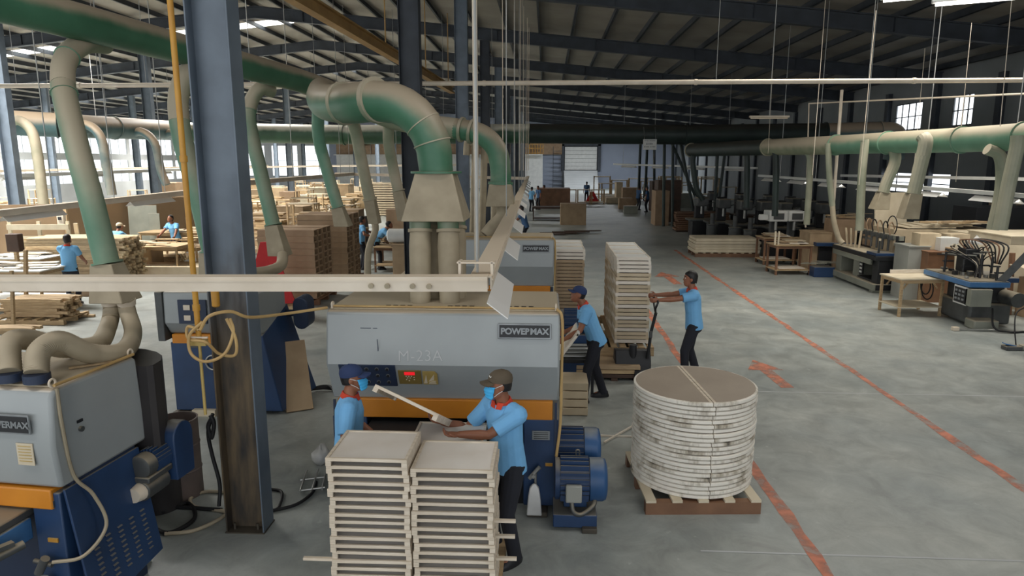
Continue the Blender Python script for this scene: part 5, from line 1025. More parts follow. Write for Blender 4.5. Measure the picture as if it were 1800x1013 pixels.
# blue-topped borer
b2 = thing('boring_machine', 'squat boring machine with blue table edge and white-framed switch plate', 'machine', (8.75, 14.35, 0))
MB().bx(.1, .95, .05, 1.2, .05, .5).obj('base_casting', 'iron', b2, bev=.05); MB().bx(.15, .8, .1, 1.0, .5, .88).obj('cabinet', 'black', b2, bev=.02)
MB().bx(-.1, .7, -.2, 1.55, .88, .99).obj('table_edge', 'bblue', b2, bev=.008); MB().bx(-.08, .68, -.18, 1.53, .99, 1.005).obj('table_top', 'iron', b2, sm=0)
sp = MB().bx(-.09, -.07, -.12, .34, .48, .86).obj('switch_plate', 'white', b2, bev=.004); MB().bx(-.1, -.089, -.085, .305, .515, .825).obj('plate_face', 'black', sp, sm=0)
for i in range(3):
    for j in range(3): MB().box((-.105, -.01+.12*j, .59+.085*i), (.01, .07, .04)).obj('switch_mark', 'silver', sp, sm=0)
MB().box((.12, -.16, .67), (.42, .2, .36)).obj('switch_box', 'mgreen', b2, bev=.01)
MB().box((.45, .9, 1.3), (.3, .32, .5)).obj('drill_head', 'black', b2, bev=.02)
for k in range(6): MB().tube(spline([(.4+.05*k, .85, 1.5), (.3+.1*k, 1.0+.05*k, 1.72), (.6+.04*k, .7-.1*k, 1.7), (.7, .45-.05*k, 1.3)], 6), .016, 6).obj('air_hose', 'rubber' if k % 3 else 'redwood', b2)
for x, y, h in ((.35, .25, .5), (.6, .3, .45), (.2, .6, .35), (.1, 1.1, .45), (.5, -.05, .3)): MB().cyl((x, y, 1.0), (x, y, 1.0+h), .025, n=8).box((x+.06, y, 1.0+h*.55), (.22, .04, .03)).obj('clamp_post', 'black', b2)
MB().bar((.55, -.1, .98), (.85, -.35, 1.6), .03, .14).obj('fence_arm', 'iron', b2, sm=0)
MB().tube([(.8, .1, .65), (.8, -.35, .65)], .15, 16).obj('drive_motor', 'iron', b2); MB().bx(.6, 1.2, .3, 1.3, .9, 1.0).obj('rear_table', 'blue', b2, bev=.01)
MB().torus((-.05, 1.5, .62), .2, .014, 'X').obj('hose_coil', 'rubber', b2); MB().torus((-.03, 1.45, .55), .24, .014, 'X').obj('hose_coil', 'rubber', b2)
MB().tube(spline([(.4, -.2, .45), (.35, -.4, .1), (.6, -.5, .03), (1.0, -.4, .02)], 6), .02, 6).obj('floor_hose', 'rubber', b2)
MB().bx(.05, .55, -.25, .1, 0, .2).obj('pedal_base', 'mgreen', b2, bev=.03); MB().tube([(-.35, -.3, .03), (.5, -.35, .03)], .02, 6).obj('pedal_bar', 'steelbright', b2); MB().box((-.35, -.3, .04), (.12, .1, .08)).obj('pedal', 'cream', b2, bev=.01)
for k in range(12): MB().box((.05+.05*k, .2+.1*(k*5 % 11), 1.03+.02*(k % 3)), (.05+.03*(k % 3), .1, .05+.04*(k % 2))).obj('clamp_block', ('steelbright', 'black', 'iron')[k % 3], b2, bev=.006)
for k in range(6): MB().bar((.0+.1*k, 1.25, 1.38+.02*k), (.35+.06*k, .55, 1.42+.02*k), .03, .02).obj('guide_bar', 'steelgrey' if k % 2 else 'black', b2, sm=0)
for k in range(9): MB().tube(spline([(.3+.05*k, .95, 1.45), (.1+.09*k, 1.15-.07*k, 1.5+.05*(k % 4)), (.3+.06*k, .4+.06*k, 1.3), (.25+.05*k, .25+.05*k, 1.02)], 5), .013, 6).obj('thin_hose', ('rubber', 'iron', 'rubber')[k % 3], b2)
# third borer at the frame edge
b3 = thing('boring_machine', 'bright blue table edge of a machine cut off by the frame', 'machine', (8.75, 11.6, 0))
MB().bx(.1, 2.0, .0, 1.2, .82, .93).obj('table_edge', 'bblue', b3, bev=.008); MB().bx(.12, 2.0, .02, 1.18, .93, .945).obj('table_top', 'steelbright', b3, sm=0); MB().bx(.9, 1.8, .2, 1.0, 0, .82).obj('cabinet', 'white', b3, bev=.02)
for k in range(3): MB().tube(spline([(.45+.12*k, .1, .82), (.5+.12*k, .0, .45), (.65+.1*k, -.05, .3), (.9, .1, .4)], 6), .02, 6).obj('air_hose', 'rubber', b3)
MB().cyl((.25, .6, .94), (.25, .6, 1.1), .03, n=8).box((.25, .5, 1.0), (.1, .3, .07)).obj('clamp_post', 'cream', b3)
MB().loft([ering(V((.75, .6, z)), V((1, 0, 0)), V((0, 1, 0)), r, r*.8, 12) for z, r in ((.945, .22), (1.1, .25), (1.4, .17), (1.6, .12))]).obj('sacking_bag', 'mdf', b3)
fp = thing('foot_pedal', 'steel foot switch with cord on the floor near the frame edge', 'pedal', tuple(G(1778, 615)))
MB().box((0, 0, .04), (.3, .16, .08)).obj('pedal_body', 'iron', fp, bev=.015); MB().box((-.05, 0, .1), (.2, .12, .02), ry=.2).obj('pedal_plate', 'bblue', fp, bev=.005); MB().box((.3, 0, .05), (.3, .12, .09)).obj('pedal_guard', 'mgreen', fp, bev=.01); MB().tube(spline([(.1, .05, .08), (.2, .3, .4), (.35, .5, .6), (.6, .6, .7)], 6), .012, 6).obj('cord', 'rubber', fp)
# cabinets, boards and boxes behind
def cab(label, px, py, z, w, d, h, m, name='cabinet', cat='cabinet', Y=None, lid=False):
    p = AY(px, py, Y); return crate(label, (p.x, Y, 0), w, d, h, m, 0, lid, name, cat)
cab('tan box cabinet with dark hole beside the white press heads', 1442, 400, 0, .95, .9, 1.2, 'mdf', Y=22.5, lid=True)
cab('brown cardboard-toned cabinet under the scrap boards', 1495, 400, 0, 1.3, .9, 1.65, 'kraft', Y=22.3)
for k in range(9): board('scrap strip on the brown cardboard-toned cabinet, %s in the heap' % nth(k), (AY(1495, 370, 22.3).x+random.uniform(-.5, .5), 22.3+random.uniform(-.3, .3), 1.67+.014*k), (random.uniform(.5, 1.1), .07, .012), 'plank', random.uniform(-.5, .5), group='scrap strips on the brown cabinet', cat='strip', name='scrap_strip')
board('tall pale board standing behind the long boring machine', AY(1565, 400, 20.2)+V((0, 0, -.1)), (1.05, .05, 2.2), 'ply', .25, -.08, name='tall_board')
cab('pale grey steel cabinet beside the rust-brown chest', 1603, 440, 0, .5, .7, 1.35, 'steelgrey', Y=17.6, lid=True)
cab('rust-brown open chest below the white boxes', 1660, 460, 0, 1.3, .9, 1.25, 'redwood', 'chest', 'chest', Y=17.4, lid=True)
cab('big tan board box topped with loose sheets', 1640, 410, 0, 2.7, 1.2, 1.65, 'mdfpale', 'board_box', 'box', Y=19.3)
cab('pale upright box at the end of the big tan box', 1715, 420, 0, 1.0, .8, 1.65, 'ply', 'board_box', 'box', Y=18.3)
for k in range(5): board('loose pale sheet on the big tan box, %s from the bottom' % nth(k), (AY(1650, 400, 19.3).x+.25*k-.5, 19.3+random.uniform(-.1, .1), 1.672+.028*k), (1.3, .9, .022), 'ply', random.uniform(-.2, .2), group='loose sheets on the big tan box', cat='sheet', name='loose_sheet')
for k in range(10): board('wood scrap lying on the loose sheets, %s toward the plywood crate' % nth(k), (AY(1625+11*k, 388, 18.9).x, 18.8+random.uniform(-.1, .3), 1.83), (random.uniform(.2, .6), .08, .05), ('plank', 'mdf')[k % 2], random.uniform(-1, 1), group='wood scraps on the loose sheets', cat='scrap', name='wood_scrap')
pz = AY(1660, 460, 17.4).x
for k, (dx, dy, w, h, m) in enumerate(((-.45, .1, .5, .42, 'mdfpale'), (-.1, -.1, .45, .34, 'white'), (.3, .2, .5, .4, 'mdfpale'))): crate('%s box standing on the rust-brown chest' % ('tan open', 'small white', 'far tan')[k], (pz+dx, 17.4+dy, 1.262), w, .4, h, m, .05*k, False, 'carton', 'box')
crate('shallow tray of metal fittings on the rust-brown chest', (pz+.15, 17.0, 1.262), .7, .28, .12, 'mdf', -.1, False, 'fittings_tray', 'tray')
for k in range(8): tag(MB().cyl((0, 0, 0), (.1, .04, .05), .03, n=8).obj('metal_fitting', 'steelbright' if k % 2 else 'iron', loc=(pz-.12+.08*k, 16.98+.03*(k % 3), 1.385)), 'metal fitting heaped in the shallow tray, %s along it' % nth(k), 'fitting', 'metal fittings in the tray')
o = MB().ball((0, 0, .17), (.42, .25, .19), 14).obj('plastic_bag', 'plasticbag', loc=(pz+.85, 17.3, 1.262)); tag(o, 'bulging clear plastic bag on the rust-brown chest', 'bag')
for v in o.data.vertices: v.co *= 1+random.uniform(-.16, .12)
cab('low pale box holding up the bulging plastic bag', 1735, 440, 0, .9, .7, 1.25, 'ply', 'board_box', 'box', Y=17.3)
board('wide plywood sheet leaning in front of the rust-brown chest', AY(1738, 482, 16.0)+V((0, 0, .02)), (1.45, .04, 1.3), 'ply', -.12, -.18, name='leaning_sheet')
p = AY(1776, 500, 15.7); board('brown edge post at the end of the leaning plywood sheet', (p.x, 15.7, .7), (.07, .12, 1.4), 'redwood', 0, -.1, cat='post', name='edge_post')
crate('large plywood crate reaching out of the frame', (11.75, 17.0, 0), 2.2, 1.5, 1.72, 'ply', .05, True)
board('sagging plywood offcut sticking out below the crate lid', (11.0, 15.2, 1.02), (.9, 1.3, .03), 'ply', .3, .12, .1)
crate('brown cardboard box under the sagging plywood offcut', (11.2, 15.2, 0), 1.1, 1.0, .9, 'kraft', .1, False, 'carton', 'box')
for k in range(5): board('plank leaning against the dim wall behind the crates, %s along it' % nth(k), (15.6+.1*k, 19+1.6*k, 1.1), (.3, .04, 2.2), 'mdf', 1.4, -.1, group='planks against the dim wall', cat='plank', name='wall_plank')
crate('dark cabinet in the shade behind the big tan box', (14.2, 21.5, 0), 3.0, 1.2, 2.1, 'black', 0, False, 'steel_cabinet', 'cabinet')
crate('tan box high up in the shade by the crate', (13.6, 17.6, 0), 1.4, 1.0, 1.9, 'mdf', 0, True, 'board_box', 'box')
# carts with boards by the boring machine
for k, (x, Y, w, rz_) in enumerate(((1385, 21.4, 1.15, .06), (1432, 23.0, 1.2, .0), (1360, 23.5, 1.1, .05))):
    p = AY(x, 470, Y); lb = ('nearest', 'second', 'farthest')[k]
    t = table('board_cart', 'brown wooden cart stacked with parts, %s of three by the boring machine' % lb, (p.x, Y, 0), w, .85, .92, rz_, 'plank', 'redwood', .14, 'cart', 'wooden carts by the boring machine', lw=.06)
    for sx in (-1, 1):
        for sy in (-1, 1): MB().cyl((sx*(w/2-.1)-.015, sy*.35, .03), (sx*(w/2-.1)+.015, sy*.35, .03), .04, n=10).obj('caster', 'rubber', t)
    for i in range(4): board('board on the %s wooden cart, %s from the bottom' % (lb, nth(i)), (p.x+random.uniform(-.15, .2), Y+random.uniform(-.1, .1), .935+.03*i), (random.uniform(.5, .8), random.uniform(.3, .6), .024), ('mdfpale', 'whitewood', 'mdf')[i % 3], random.uniform(-.15, .15), group='boards on the wooden carts')
    board('white sheet on the bottom shelf of the %s wooden cart' % lb, (p.x, Y, .19), (.8, .6, .03), 'whitewood', rz_, name='shelf_sheet')
for k in range(2): p = AY(1360+6*k, 430, 21.2); board('upright pale batten at the corner of the nearest cart, %s of two' % ('outer', 'inner')[k], (p.x, 21.1, 1.12), (.05, .04, .42), 'ply', 0, .05*k, name='batten', cat='batten')
# white press heads
for k, (x, y) in enumerate(((1363, 385), (1395, 385))):
    p = AY(x, y, 24.5); o = thing('press_machine', 'white-headed drilling machine behind the carts, %s' % ('one with square display', 'one with rounded head')[k], 'machine', (p.x, 24.5, 0))
    MB().bx(-.3, .3, -.25, .4, 0, .7).obj('pedestal', 'black', o, bev=.02); MB().bx(-.1, .1, .1, .35, .7, 1.7).obj('upright', 'iron', o, bev=.01); MB().box((0, 0, 1.55), (.62, .7, .36)).obj('machine_head', 'white', o, bev=.06 if k else .02); MB().box((0, -.36, 1.55), (.36, .03, .22)).obj('head_face', 'iron', o, bev=.01); MB().cyl((0, -.1, 1.05), (0, -.1, 1.37), .05).obj('spindle', 'steelbright', o); MB().bx(-.4, .4, -.3, .3, .7, .76).obj('work_plate', 'iron', o, bev=.01); MB().box((-.45, -.1, 1.5), (.3, .2, .2)).obj('side_motor', 'white', o, bev=.03)
# flat stack of white panels on a pallet
pw = G(1270, 452); pallet('low pale pallet under the flat white stack', (pw.x+.15, 25.6, 0), 2.3, 1.3, .16, 0, 9, 'ply')
for k in range(5): board('large cream panel, %s from the bottom of the flat stack on the open floor' % nth(k), (pw.x+.15+.03*(k % 2), 25.6+.02*(k % 3), .215+.102*k), (2.35-.1*(k > 3), 1.25, .098), 'ply', 0, group='cream panels in the flat stack', cat='panel', name='cream_board')
# dim machines and stock farther along
for k, (x, y0, x1, Y, h, m, lab) in enumerate(((1148, 375, 1172, 38.2, 1.9, 'kraft', 'tall brown cabinet at the corner of the dim machine row'), (1152, 375, 1192, 40.5, 2.4, 'darkwood', 'taller dark cabinet behind the corner of the dim machine row'))):
    a = AY(x, y0, Y); b = AY(x1, y0, Y); crate(lab, ((a.x+b.x)/2, Y, 0), b.x-a.x, 1.4, h, m, 0, False, 'cabinet', 'cabinet')
p = AY(1182, 385, 34.5)
for k in range(9): board('reddish plank in the knee-high pile before the dim machines, %s from the bottom' % nth(k), (G(1185, 404).x+1.2+random.uniform(-.08, .08), 34.6, .12+.1*k), (2.6, 1.0, .085), 'redwood', random.uniform(-.03, .03), group='reddish planks before the dim machines', cat='plank', name='reddish_plank')
pallet('pallet under the knee-high reddish plank pile', (G(1185, 404).x+1.2, 34.6, 0), 2.6, 1.0, .07, 0, 7, 'darkwood')
table('dark_table', 'low dark table beside the reddish plank pile', (10.3, 33.6, 0), 1.6, 1.0, .9, 0, 'darkwood', 'darkwood', .1)
def darkmachine(label, loc, s):
    o = thing('mortising_machine', label, 'machine', loc, random.uniform(-.1, .1), 'dim machines in the shade')
    MB().bx(-.5*s, .5*s, -.4, .4, 0, .8).obj('machine_base', 'black', o, bev=.03); MB().bx(-.65*s, .65*s, -.5, .5, .8, .88).obj('work_table', 'iron', o, bev=.01); MB().bx(-.2, .2, .1, .45, .88, 1.9).obj('upright', 'black', o, bev=.03)
    MB().box((0, -.1, 1.65), (.5, .7, .4)).obj('machine_head', 'iron', o, bev=.05); MB().cyl((0, -.2, 1.1), (0, -.2, 1.5), .05).obj('spindle', 'steelbright', o); MB().tube([(.2, 0, 1.5), (.55, -.3, 1.65)], .02, 6).obj('lever', 'iron', o); return o
random.seed(11)
for k, (x, Y) in enumerate(((1230, 31.5), (1268, 30.2), (1305, 29.0), (1340, 28.4), (1372, 27.6), (1250, 36.5), (1300, 34.5), (1348, 33), (1390, 31), (1420, 29), (1445, 27))):
    p = AY(x, 400, Y); darkmachine('dim machine in the shaded row, %s counted from the reddish planks' % nth(k), (p.x, Y, 0), random.uniform(.7, 1.1))
for k, (x, Y) in enumerate(((1317, 26.6), (1250, 29.0), (1290, 27.5))):
    p = AY(x, 430, Y); o = thing('dust_bin', 'grey cylinder bin before the dim machines, %s' % ('nearest the cream panels', 'by the reddish planks', 'between them')[k], 'bin', (p.x, Y, 0)); MB().lathe([(.22, 0), (.23, .02), (.23, .8), (.25, .82), (.25, .86), (.2, .86)], n=18).obj('bin_shell', 'iron', o); MB().cyl((0, 0, .86), (0, 0, 1.3), .09).obj('bin_pipe', 'iron', o)
# brown boxes and cabinets near the middle of the aisle
def box_px(lab, x0, x1, yt, yb, m, dep=.8, name='carton', cat='box', legs=0):
    g = G((x0+x1)/2, yb); a = AY(x0, yb, g.y); b = AY(x1, yb, g.y); t = AY((x0+x1)/2, yt, g.y); return crate(lab, (g.x, g.y+dep/2, 0), b.x-a.x, dep, t.z, m, 0, False, name, cat)
box_px('tan crate standing on dark planks in the aisle', 985, 1030, 358, 396, 'mdf', 1.0)
for k in range(4): board('dark plank under the tan crate, %s' % nth(k), (G(1000, 412).x-1.1+.6*k, 32.5+.3*k, .04+.02*k), (1.8, .3, .04), 'darkwood', .1*k-.1, group='dark planks under the tan crate', cat='plank', name='dark_plank')
box_px('large reddish-brown cabinet behind the cream rail', 945, 1002, 331, 366, 'redwood', 2.2, 'cabinet', 'cabinet')
table('dark_table', 'low dark table beside the tan crate', tuple(G(955, 388)+V((.3, .6, 0))), 1.9, 1.2, .8, 0, 'darkwood', 'darkwood', .1)
for a in (('cream tall cabinet at the front of the far row', 1083, 1094, 320, 358, 'mdfpale', 1.6), ('brown cabinet with pale lid next to the cream tall one', 1094, 1118, 330, 362, 'kraft', 1.2), ('small brown carton before the far cabinets', 1088, 1112, 348, 368, 'kraft', .8), ('grey low carton beside the dark-clothed pair', 1097, 1121, 362, 376, 'mgreen', .6), ('dark brown far cabinet at the dim row corner', 1145, 1166, 318, 372, 'darkwood', 1.4), ('green-grey far cabinet in the dim row', 1190, 1215, 340, 366, 'mgreen', 1.0)): box_px(*a, name='cabinet', cat='cabinet')
rs = thing('warning_sign', 'red triangular sign on a small trolley in the far aisle', 'sign', tuple(G(1041, 357)))
MB().bx(-.6, .6, -.3, .3, .05, .14).obj('trolley_deck', 'plank', rs, sm=0)
for sx in (-.45, .45): MB().cyl((sx-.03, 0, .05), (sx+.03, 0, .05), .05, n=8).obj('caster', 'rubber', rs)
MB().prism([(-.55, .15), (.55, .15), (.12, .95), (-.12, .95)], -.05, .05, 'Y').obj('sign_face', 'red', rs, sm=0); MB().prism([(-.15, .35), (.15, .35), (0, .6)], -.06, -.05, 'Y').obj('sign_mark', 'white', rs, sm=0)
# ================================================================ the wood-working bay beyond the column row
random.seed(5)
part = thing('tan_partition', 'low tan partition wall behind the wood piles', 'partition', (0, 0, 0))
a = G(-160, 470); q = [V((-22, 17.2, 0)), V((-13.6, 24.0, 0))]
q = [AY(-60, 400, 20.0), AY(120, 400, 21.0), AY(235, 395, 23.5), AY(345, 385, 26)]; 
for k in range(3):
    A0 = V((q[k].x, q[k].y, 1.05)); B0 = V((q[k+1].x, q[k+1].y, 1.05)); MB().bar(A0, B0, .06, 2.1).obj('partition_panel', 'walltan', part, sm=0); MB().bar(V((A0.x, A0.y-.05, 1.05)), V((A0.x, A0.y-.05, 1.06)), .01, .01); MB().bx(A0.x-.05, A0.x+.05, A0.y-.08, A0.y, 0, 2.15).obj('partition_post', 'plank', part, sm=0)
o = thing('socket_box', 'pale switch box mounted on the tan partition', 'switch', tuple(AY(113, 386, 20.8)))
MB().box((0, -.12, 0), (.22, .14, .4)).obj('box_body', 'cream', o, bev=.02); MB().box((0, -.2, .05), (.1, .04, .1)).obj('switch_knob', 'black', o, bev=.005)
for k, (x, y, w, h) in enumerate(((252, 392, .9, 1.2), (272, 398, .35, .9))): board('grey upright board leaning at the tan partition, %s' % ('wide one', 'narrow one')[k], AY(x, y, 23.0), (w, .05, h), 'mgreen', .3, -.1)
# tall pile of curved slats
def slat(name, L, w, t, bow, m, group):
    mb = MB(); mb.loft([[V((x, y+bow*(1-(2*x/L)**2), z)) for y, z in ((-w/2, 0), (w/2, 0), (w/2, t), (-w/2, t))] for x in [-L/2+L*k/6 for k in range(7)]]); o = mb.obj(name, m, sm=0); return tag(o, 's', 'slat', group)
def slatpile(c, rz, cols, rows, L, lab, group, t=.062, w=.1, bow=.14, m='plank'):
    pr = None
    for i in range(rows):
        for j in range(cols):
            l = 'curved slat, %s layer up, %s across, %s' % (nth(i), nth(j), lab); T = Matrix.Translation(c) @ Matrix.Rotation(rz, 4, 'Z') @ Matrix.Translation((random.uniform(-.12, .12), (j-(cols-1)/2)*(w+.018)+random.uniform(-.012, .012), i*(t+.003))) @ Matrix.Rotation(random.uniform(-.035, .035), 4, 'Z')
            if pr is None: pr = slat('curved_stave', L, w, t, bow, m, group); o = pr
            else: o = pr.copy(); C.objects.link(o)
            o.matrix_basis = T; o['label'] = l
p = AY(150, 440, 18.0); slatpile((p.x, 18.0, .16), 0.05, 9, 19, 2.6, 'tall pile by a person seen from behind', 'curved slats in the tall pile', m='stave')
pallet('pallet under the tall pile of curved slats', (p.x, 18.05, 0), 2.4, 1.2, .15, .05, 8)
p = G(262, 478); slatpile((p.x, p.y+.5, .13), .12, 7, 6, 1.5, 'low pile by the wide drop pipe', 'curved slats in the low pile', m='stave'); pallet('pallet under the low pile by the wide drop pipe', (p.x, p.y+.5, 0), 1.5, 1.0, .12, .12, 6)
p = G(45, 573); slatpile((p.x, p.y+.5, .13), .05, 5, 6, 1.3, 'low pile nearest the sander hoses', 'curved slats in the nearest low pile', bow=.08); pallet('pallet under the low pile nearest the near sander hoses', (p.x, p.y+.5, 0), 1.5, .9, .12, .05, 6)
p = G(15, 590); slatpile((p.x-.1, p.y+.2, 0), .05, 3, 2, .9, 'small heap by the sander hoses', 'curved slats in the small heap', bow=.05)
p = G(85, 567)
for k in range(5): board('pale offcut beside the nearest low slat pile, %s' % nth(k), (p.x+.12*k-.1, p.y+.3+.06*k, .03+.03*(k % 2)), (.55, .09, .05), 'plank', .25+random.uniform(-.2, .2), group='offcuts beside the low slat pile', cat='offcut', name='wood_offcut')
# tables near the person seen from the back
for k, (x, y, Y, w, d) in enumerate(((30, 470, 15.2, 1.9, 1.1), (40, 450, 17.2, 1.8, 1.0), (262, 430, 19.6, 2.2, 1.1), (318, 395, 22.6, 2.4, 1.1), (318, 432, 20.6, 1.6, 1.0))):
    p = AY(x, y, Y); h = min(max(p.z, .7), 1.1); where = ('by the person seen from the back', 'behind the first white-topped one', 'with shallow white parts', 'where the bare-headed person sorts parts', 'heaped with slats by the yellow pipe')[k]
    t = table('work_bench', 'work bench %s' % where, (p.x, Y, 0), w, d, h, random.uniform(-.06, .06), ('white', 'white', 'plank', 'plank', 'plank')[k], 'plank', .25)
    for i in range(7 if k != 4 else 12): board('flat %s part on the bench %s, %s' % (('white', 'white', 'pale', 'pale', 'brown')[k], where, nth(i)), (p.x+random.uniform(-w*.35, w*.35), Y+random.uniform(-d*.3, d*.3), h+.016+(.024*i if k == 4 else .026*(i % 4))), (random.uniform(.4, .9), random.uniform(.08, .3), .022), ('whitewood', 'whitewood', 'mdfpale', 'mdfpale', 'plank')[k], random.uniform(-.3, .3), group='parts on the near benches', cat='part', name='flat_part')
p = AY(88, 455, 17.8); o = thing('bench_drill', 'dark upright box on a post beside the wood piles', 'machine', (AY(28, 440, 16.3).x, 16.3, 0)); MB().bx(-.16, .16, -.1, .1, 1.2, 1.65).obj('drill_body', 'darkwood', o, bev=.02); MB().bx(-.04, .04, -.04, .04, 0, 1.2).obj('post', 'plank', o, sm=0)
p = AY(40, 485, 13.0); board('leaning wooden prop by the white-topped benches', (AY(42, 470, 14.4).x, 14.4, .75), (.07, .07, 1.5), 'plank', 0, 0, .12, cat='prop', name='wood_prop'); board('second wooden prop standing beside the low slat pile', (AY(20, 510, 13.4).x, 13.4, .6), (.06, .06, 1.2), 'plank', 0, 0, .1, cat='prop', name='wood_prop')
board('pale upright plank rising from the tall slat pile', AY(138, 420, 18.7)+V((0, 0, -.5)), (.12, .04, 1.9), 'ply', 0, .05, name='upright_plank')
o = thing('wall_rack', 'pale slatted rack standing before the tan partition', 'rack', (AY(80, 430, 20).x, 19.8, 0), .1)
for i in range(3): MB().bx(-.9, .9, -.05, .0, .7+.35*i, .86+.35*i).obj('rack_slat', 'ply', o, sm=0)
for x in (-.85, 0, .85): MB().bx(x-.05, x+.05, 0, .06, 0, 1.65).obj('rack_post', 'ply', o, sm=0)
crate('pale plywood box beside the low slat pile', (AY(248, 450, 20.4).x, 20.4, 0), 1.0, .8, .8, 'mdfpale', .1, False)
crate('long pale crate behind the yellow pipe', (AY(310, 455, 19.4).x, 19.4, 0), 2.3, .9, .45, 'mdfpale', 0, False)
crate('low tan crate under the person seen from the back', (AY(130, 520, 17.0).x, 16.9, 0), 2.3, .5, .3, 'kraft', 0, False)
for k in range(5): board('plywood panel leaning under the dusty side duct, %s along it' % nth(k), V((AY(10+22*k, 345, 25).x, 25, .5+.1*(k % 2))), (.45+.15*(k % 3), .06, 1.0+.2*(k % 2)), ('mdf', 'mdfpale', 'kraft')[k % 3], .3+.25*(k % 3), -.2, .25*(k % 3-1), group='panels leaning under the side duct', cat='panel', name='leaning_board')
p = AY(452, 432, 14.5); dup(rs, (p.x+.1, 14.75, 0), .3, 'red triangular sign on a trolley behind the slim drop pipe hood', None, (1, 1, 1.75))
# workers' bench with scrap
t = table('work_bench', 'scrap-laden bench where one person bends low', (AY(692, 450, 21.5).x+.25, 21.4, 0), 1.5, 1.1, .8, 0, 'plank', 'redwood', .2)
for k in range(26): board('wood scrap heaped on the bench of the bending person, %s' % nth(k), (t.location.x+random.uniform(-.6, .6), 21.4+random.uniform(-.45, .45), .815+random.uniform(0, .28)), (random.uniform(.15, .5), .06, .04), ('plank', 'mdfpale', 'darkwood')[k % 3], random.uniform(0, 3), random.uniform(-.4, .4), random.uniform(-.5, .5), 'wood scraps on the bench', 'scrap', 'wood_scrap')
p = AY(712, 430, 15.6); crate('orange-brown plywood box behind the front drop hoses', (p.x+.15, 15.6, 0), .75, .7, 1.55, 'mdf', 0, True); crate('pale cabinet below the orange-brown box', (AY(735, 470, 14.9).x, 14.9, 0), .7, .5, 1.0, 'hose', 0, False, 'cabinet', 'cabinet')
o = thing('white_tank', 'white round canister lying on the orange-brown box', 'canister', (AY(705, 408, 15.7).x, 15.6, 1.57)); MB().tube([(-.3, 0, .16), (-.26, 0, .16), (.2, 0, .16), (.26, 0, .16)], [.1, .16, .16, .1], 16).obj('tank_body', 'white', o); MB().cyl((.26, 0, .16), (.55, 0, .16), .12).obj('tank_pipe', 'hose', o)
# rows of far benches loaded with boards
bp_ = table('assembly_bench', 'b', (0, 0, -60), 1.15, .95, .85, 0, 'mdfpale', 'plank', .25, 'bench', apron=False)
bt = MB().bx(-.5, .5, -.2, .2, 0, .07).obj('loose_board', 'plank', sm=0); bt.location = (0, 0, -70); tag(bt, 'b', 'board')
fr = thing('open_carcass', 'f', 'frame', (0, 0, -80))
for sx in (-.5, .5):
    for sy in (-.3, .3): MB().bx(sx-.03, sx+.03, sy-.03, sy+.03, 0, 1.0).obj('upright', 'plank', fr, sm=0)
for z in (.1, .95): MB().bx(-.53, .53, -.33, .33, z, z+.04).obj('frame_panel', 'mdfpale', fr, sm=0)
ubp = ubt = ufr = False; nb = 0; BR = 'near second third fourth fifth sixth seventh'.split()
far = []
def fill(x0, x1, ys, zone, yy=380, gap=1.5):
    for r, Y in enumerate(ys):
        a, b = AY(x0, yy, Y).x, AY(x1, yy, Y).x; n = max(1, int((b-a)/gap))
        for k in range(n): far.append((a+(b-a)*(k+.5)/n, Y+random.uniform(-.35, .35), r, k, zone))
fill(432, 640, (22.8, 25.2, 27.6, 30.2, 33, 36, 40, 45), 'hall'); fill(185, 345, (28.5, 31, 34, 38, 43), 'window'); fill(-30, 110, (28, 31, 35, 40), 'edge', 380, 1.9); fill(765, 830, (24, 27, 31), 'column')
BR = 'near second third fourth fifth sixth seventh eighth'.split()
COLS = [(x, Y) for x, ys in rows for Y in ys]
far = [q for q in far if all(abs(q[0]-(cx+(1.0 if cx == -17.9 and Y0 < 24 else -.4 if cx == -17.9 else 0))) > .85 or abs(q[1]-Y0) > .85 for cx, Y0 in COLS)]
for x, Y, r, k, zone in far:
    p = V((x, Y, 0)); where = {'hall': 'beyond the hollow boxes', 'window': 'near the bright windows', 'edge': 'under the brown duct', 'column': 'behind the dark column'}[zone]; wl = '%s of the %s row %s' % (nth(k), BR[r], where); nb += 1
    lab = 'loaded bench, %s' % wl; rz = random.uniform(-.1, .1)
    if not ubp: bp_.matrix_basis = Matrix.Translation((p.x, Y, 0)); bp_['label'] = lab; bp_['group'] = 'far loaded benches'; ubp = True
    else: dup(bp_, (p.x, Y, 0), rz, lab, 'far loaded benches', (random.uniform(.9, 1.1), 1, random.uniform(.75, 1.05)))
    if random.random() < .3:
        fl_ = 'open wooden frame on the bench, %s' % wl; L3 = (p.x+random.uniform(-.1, .1), Y, .9)
        if not ufr: fr.matrix_basis = Matrix.Translation(L3); fr['label'] = fl_; fr['group'] = 'frames on far benches'; ufr = True
        else: dup(fr, L3, random.uniform(-.4, .4), fl_, 'frames on far benches', (1, 1, random.uniform(.5, 1)))
    else:
        h = random.choice((2, 3, 4, 6))
        for i in range(h):
            bl = '%s board up, bench %s' % (nth(i), wl); T = Matrix.Translation((p.x+random.uniform(-.35, .35), Y+random.uniform(-.15, .15), 1.06*.85+.0+.078*i)) @ Matrix.Rotation(random.uniform(-.35, .35), 4, 'Z') @ Matrix.Diagonal((random.uniform(.8, 1.3), random.uniform(.7, 2), 1, 1))
            if not ubt: o = bt; ubt = True
            else: o = bt.copy(); C.objects.link(o)
            o.matrix_basis = T; o['label'] = bl; o['group'] = 'boards on far benches'
            if i == 0 and random.random() < .99:
                pass
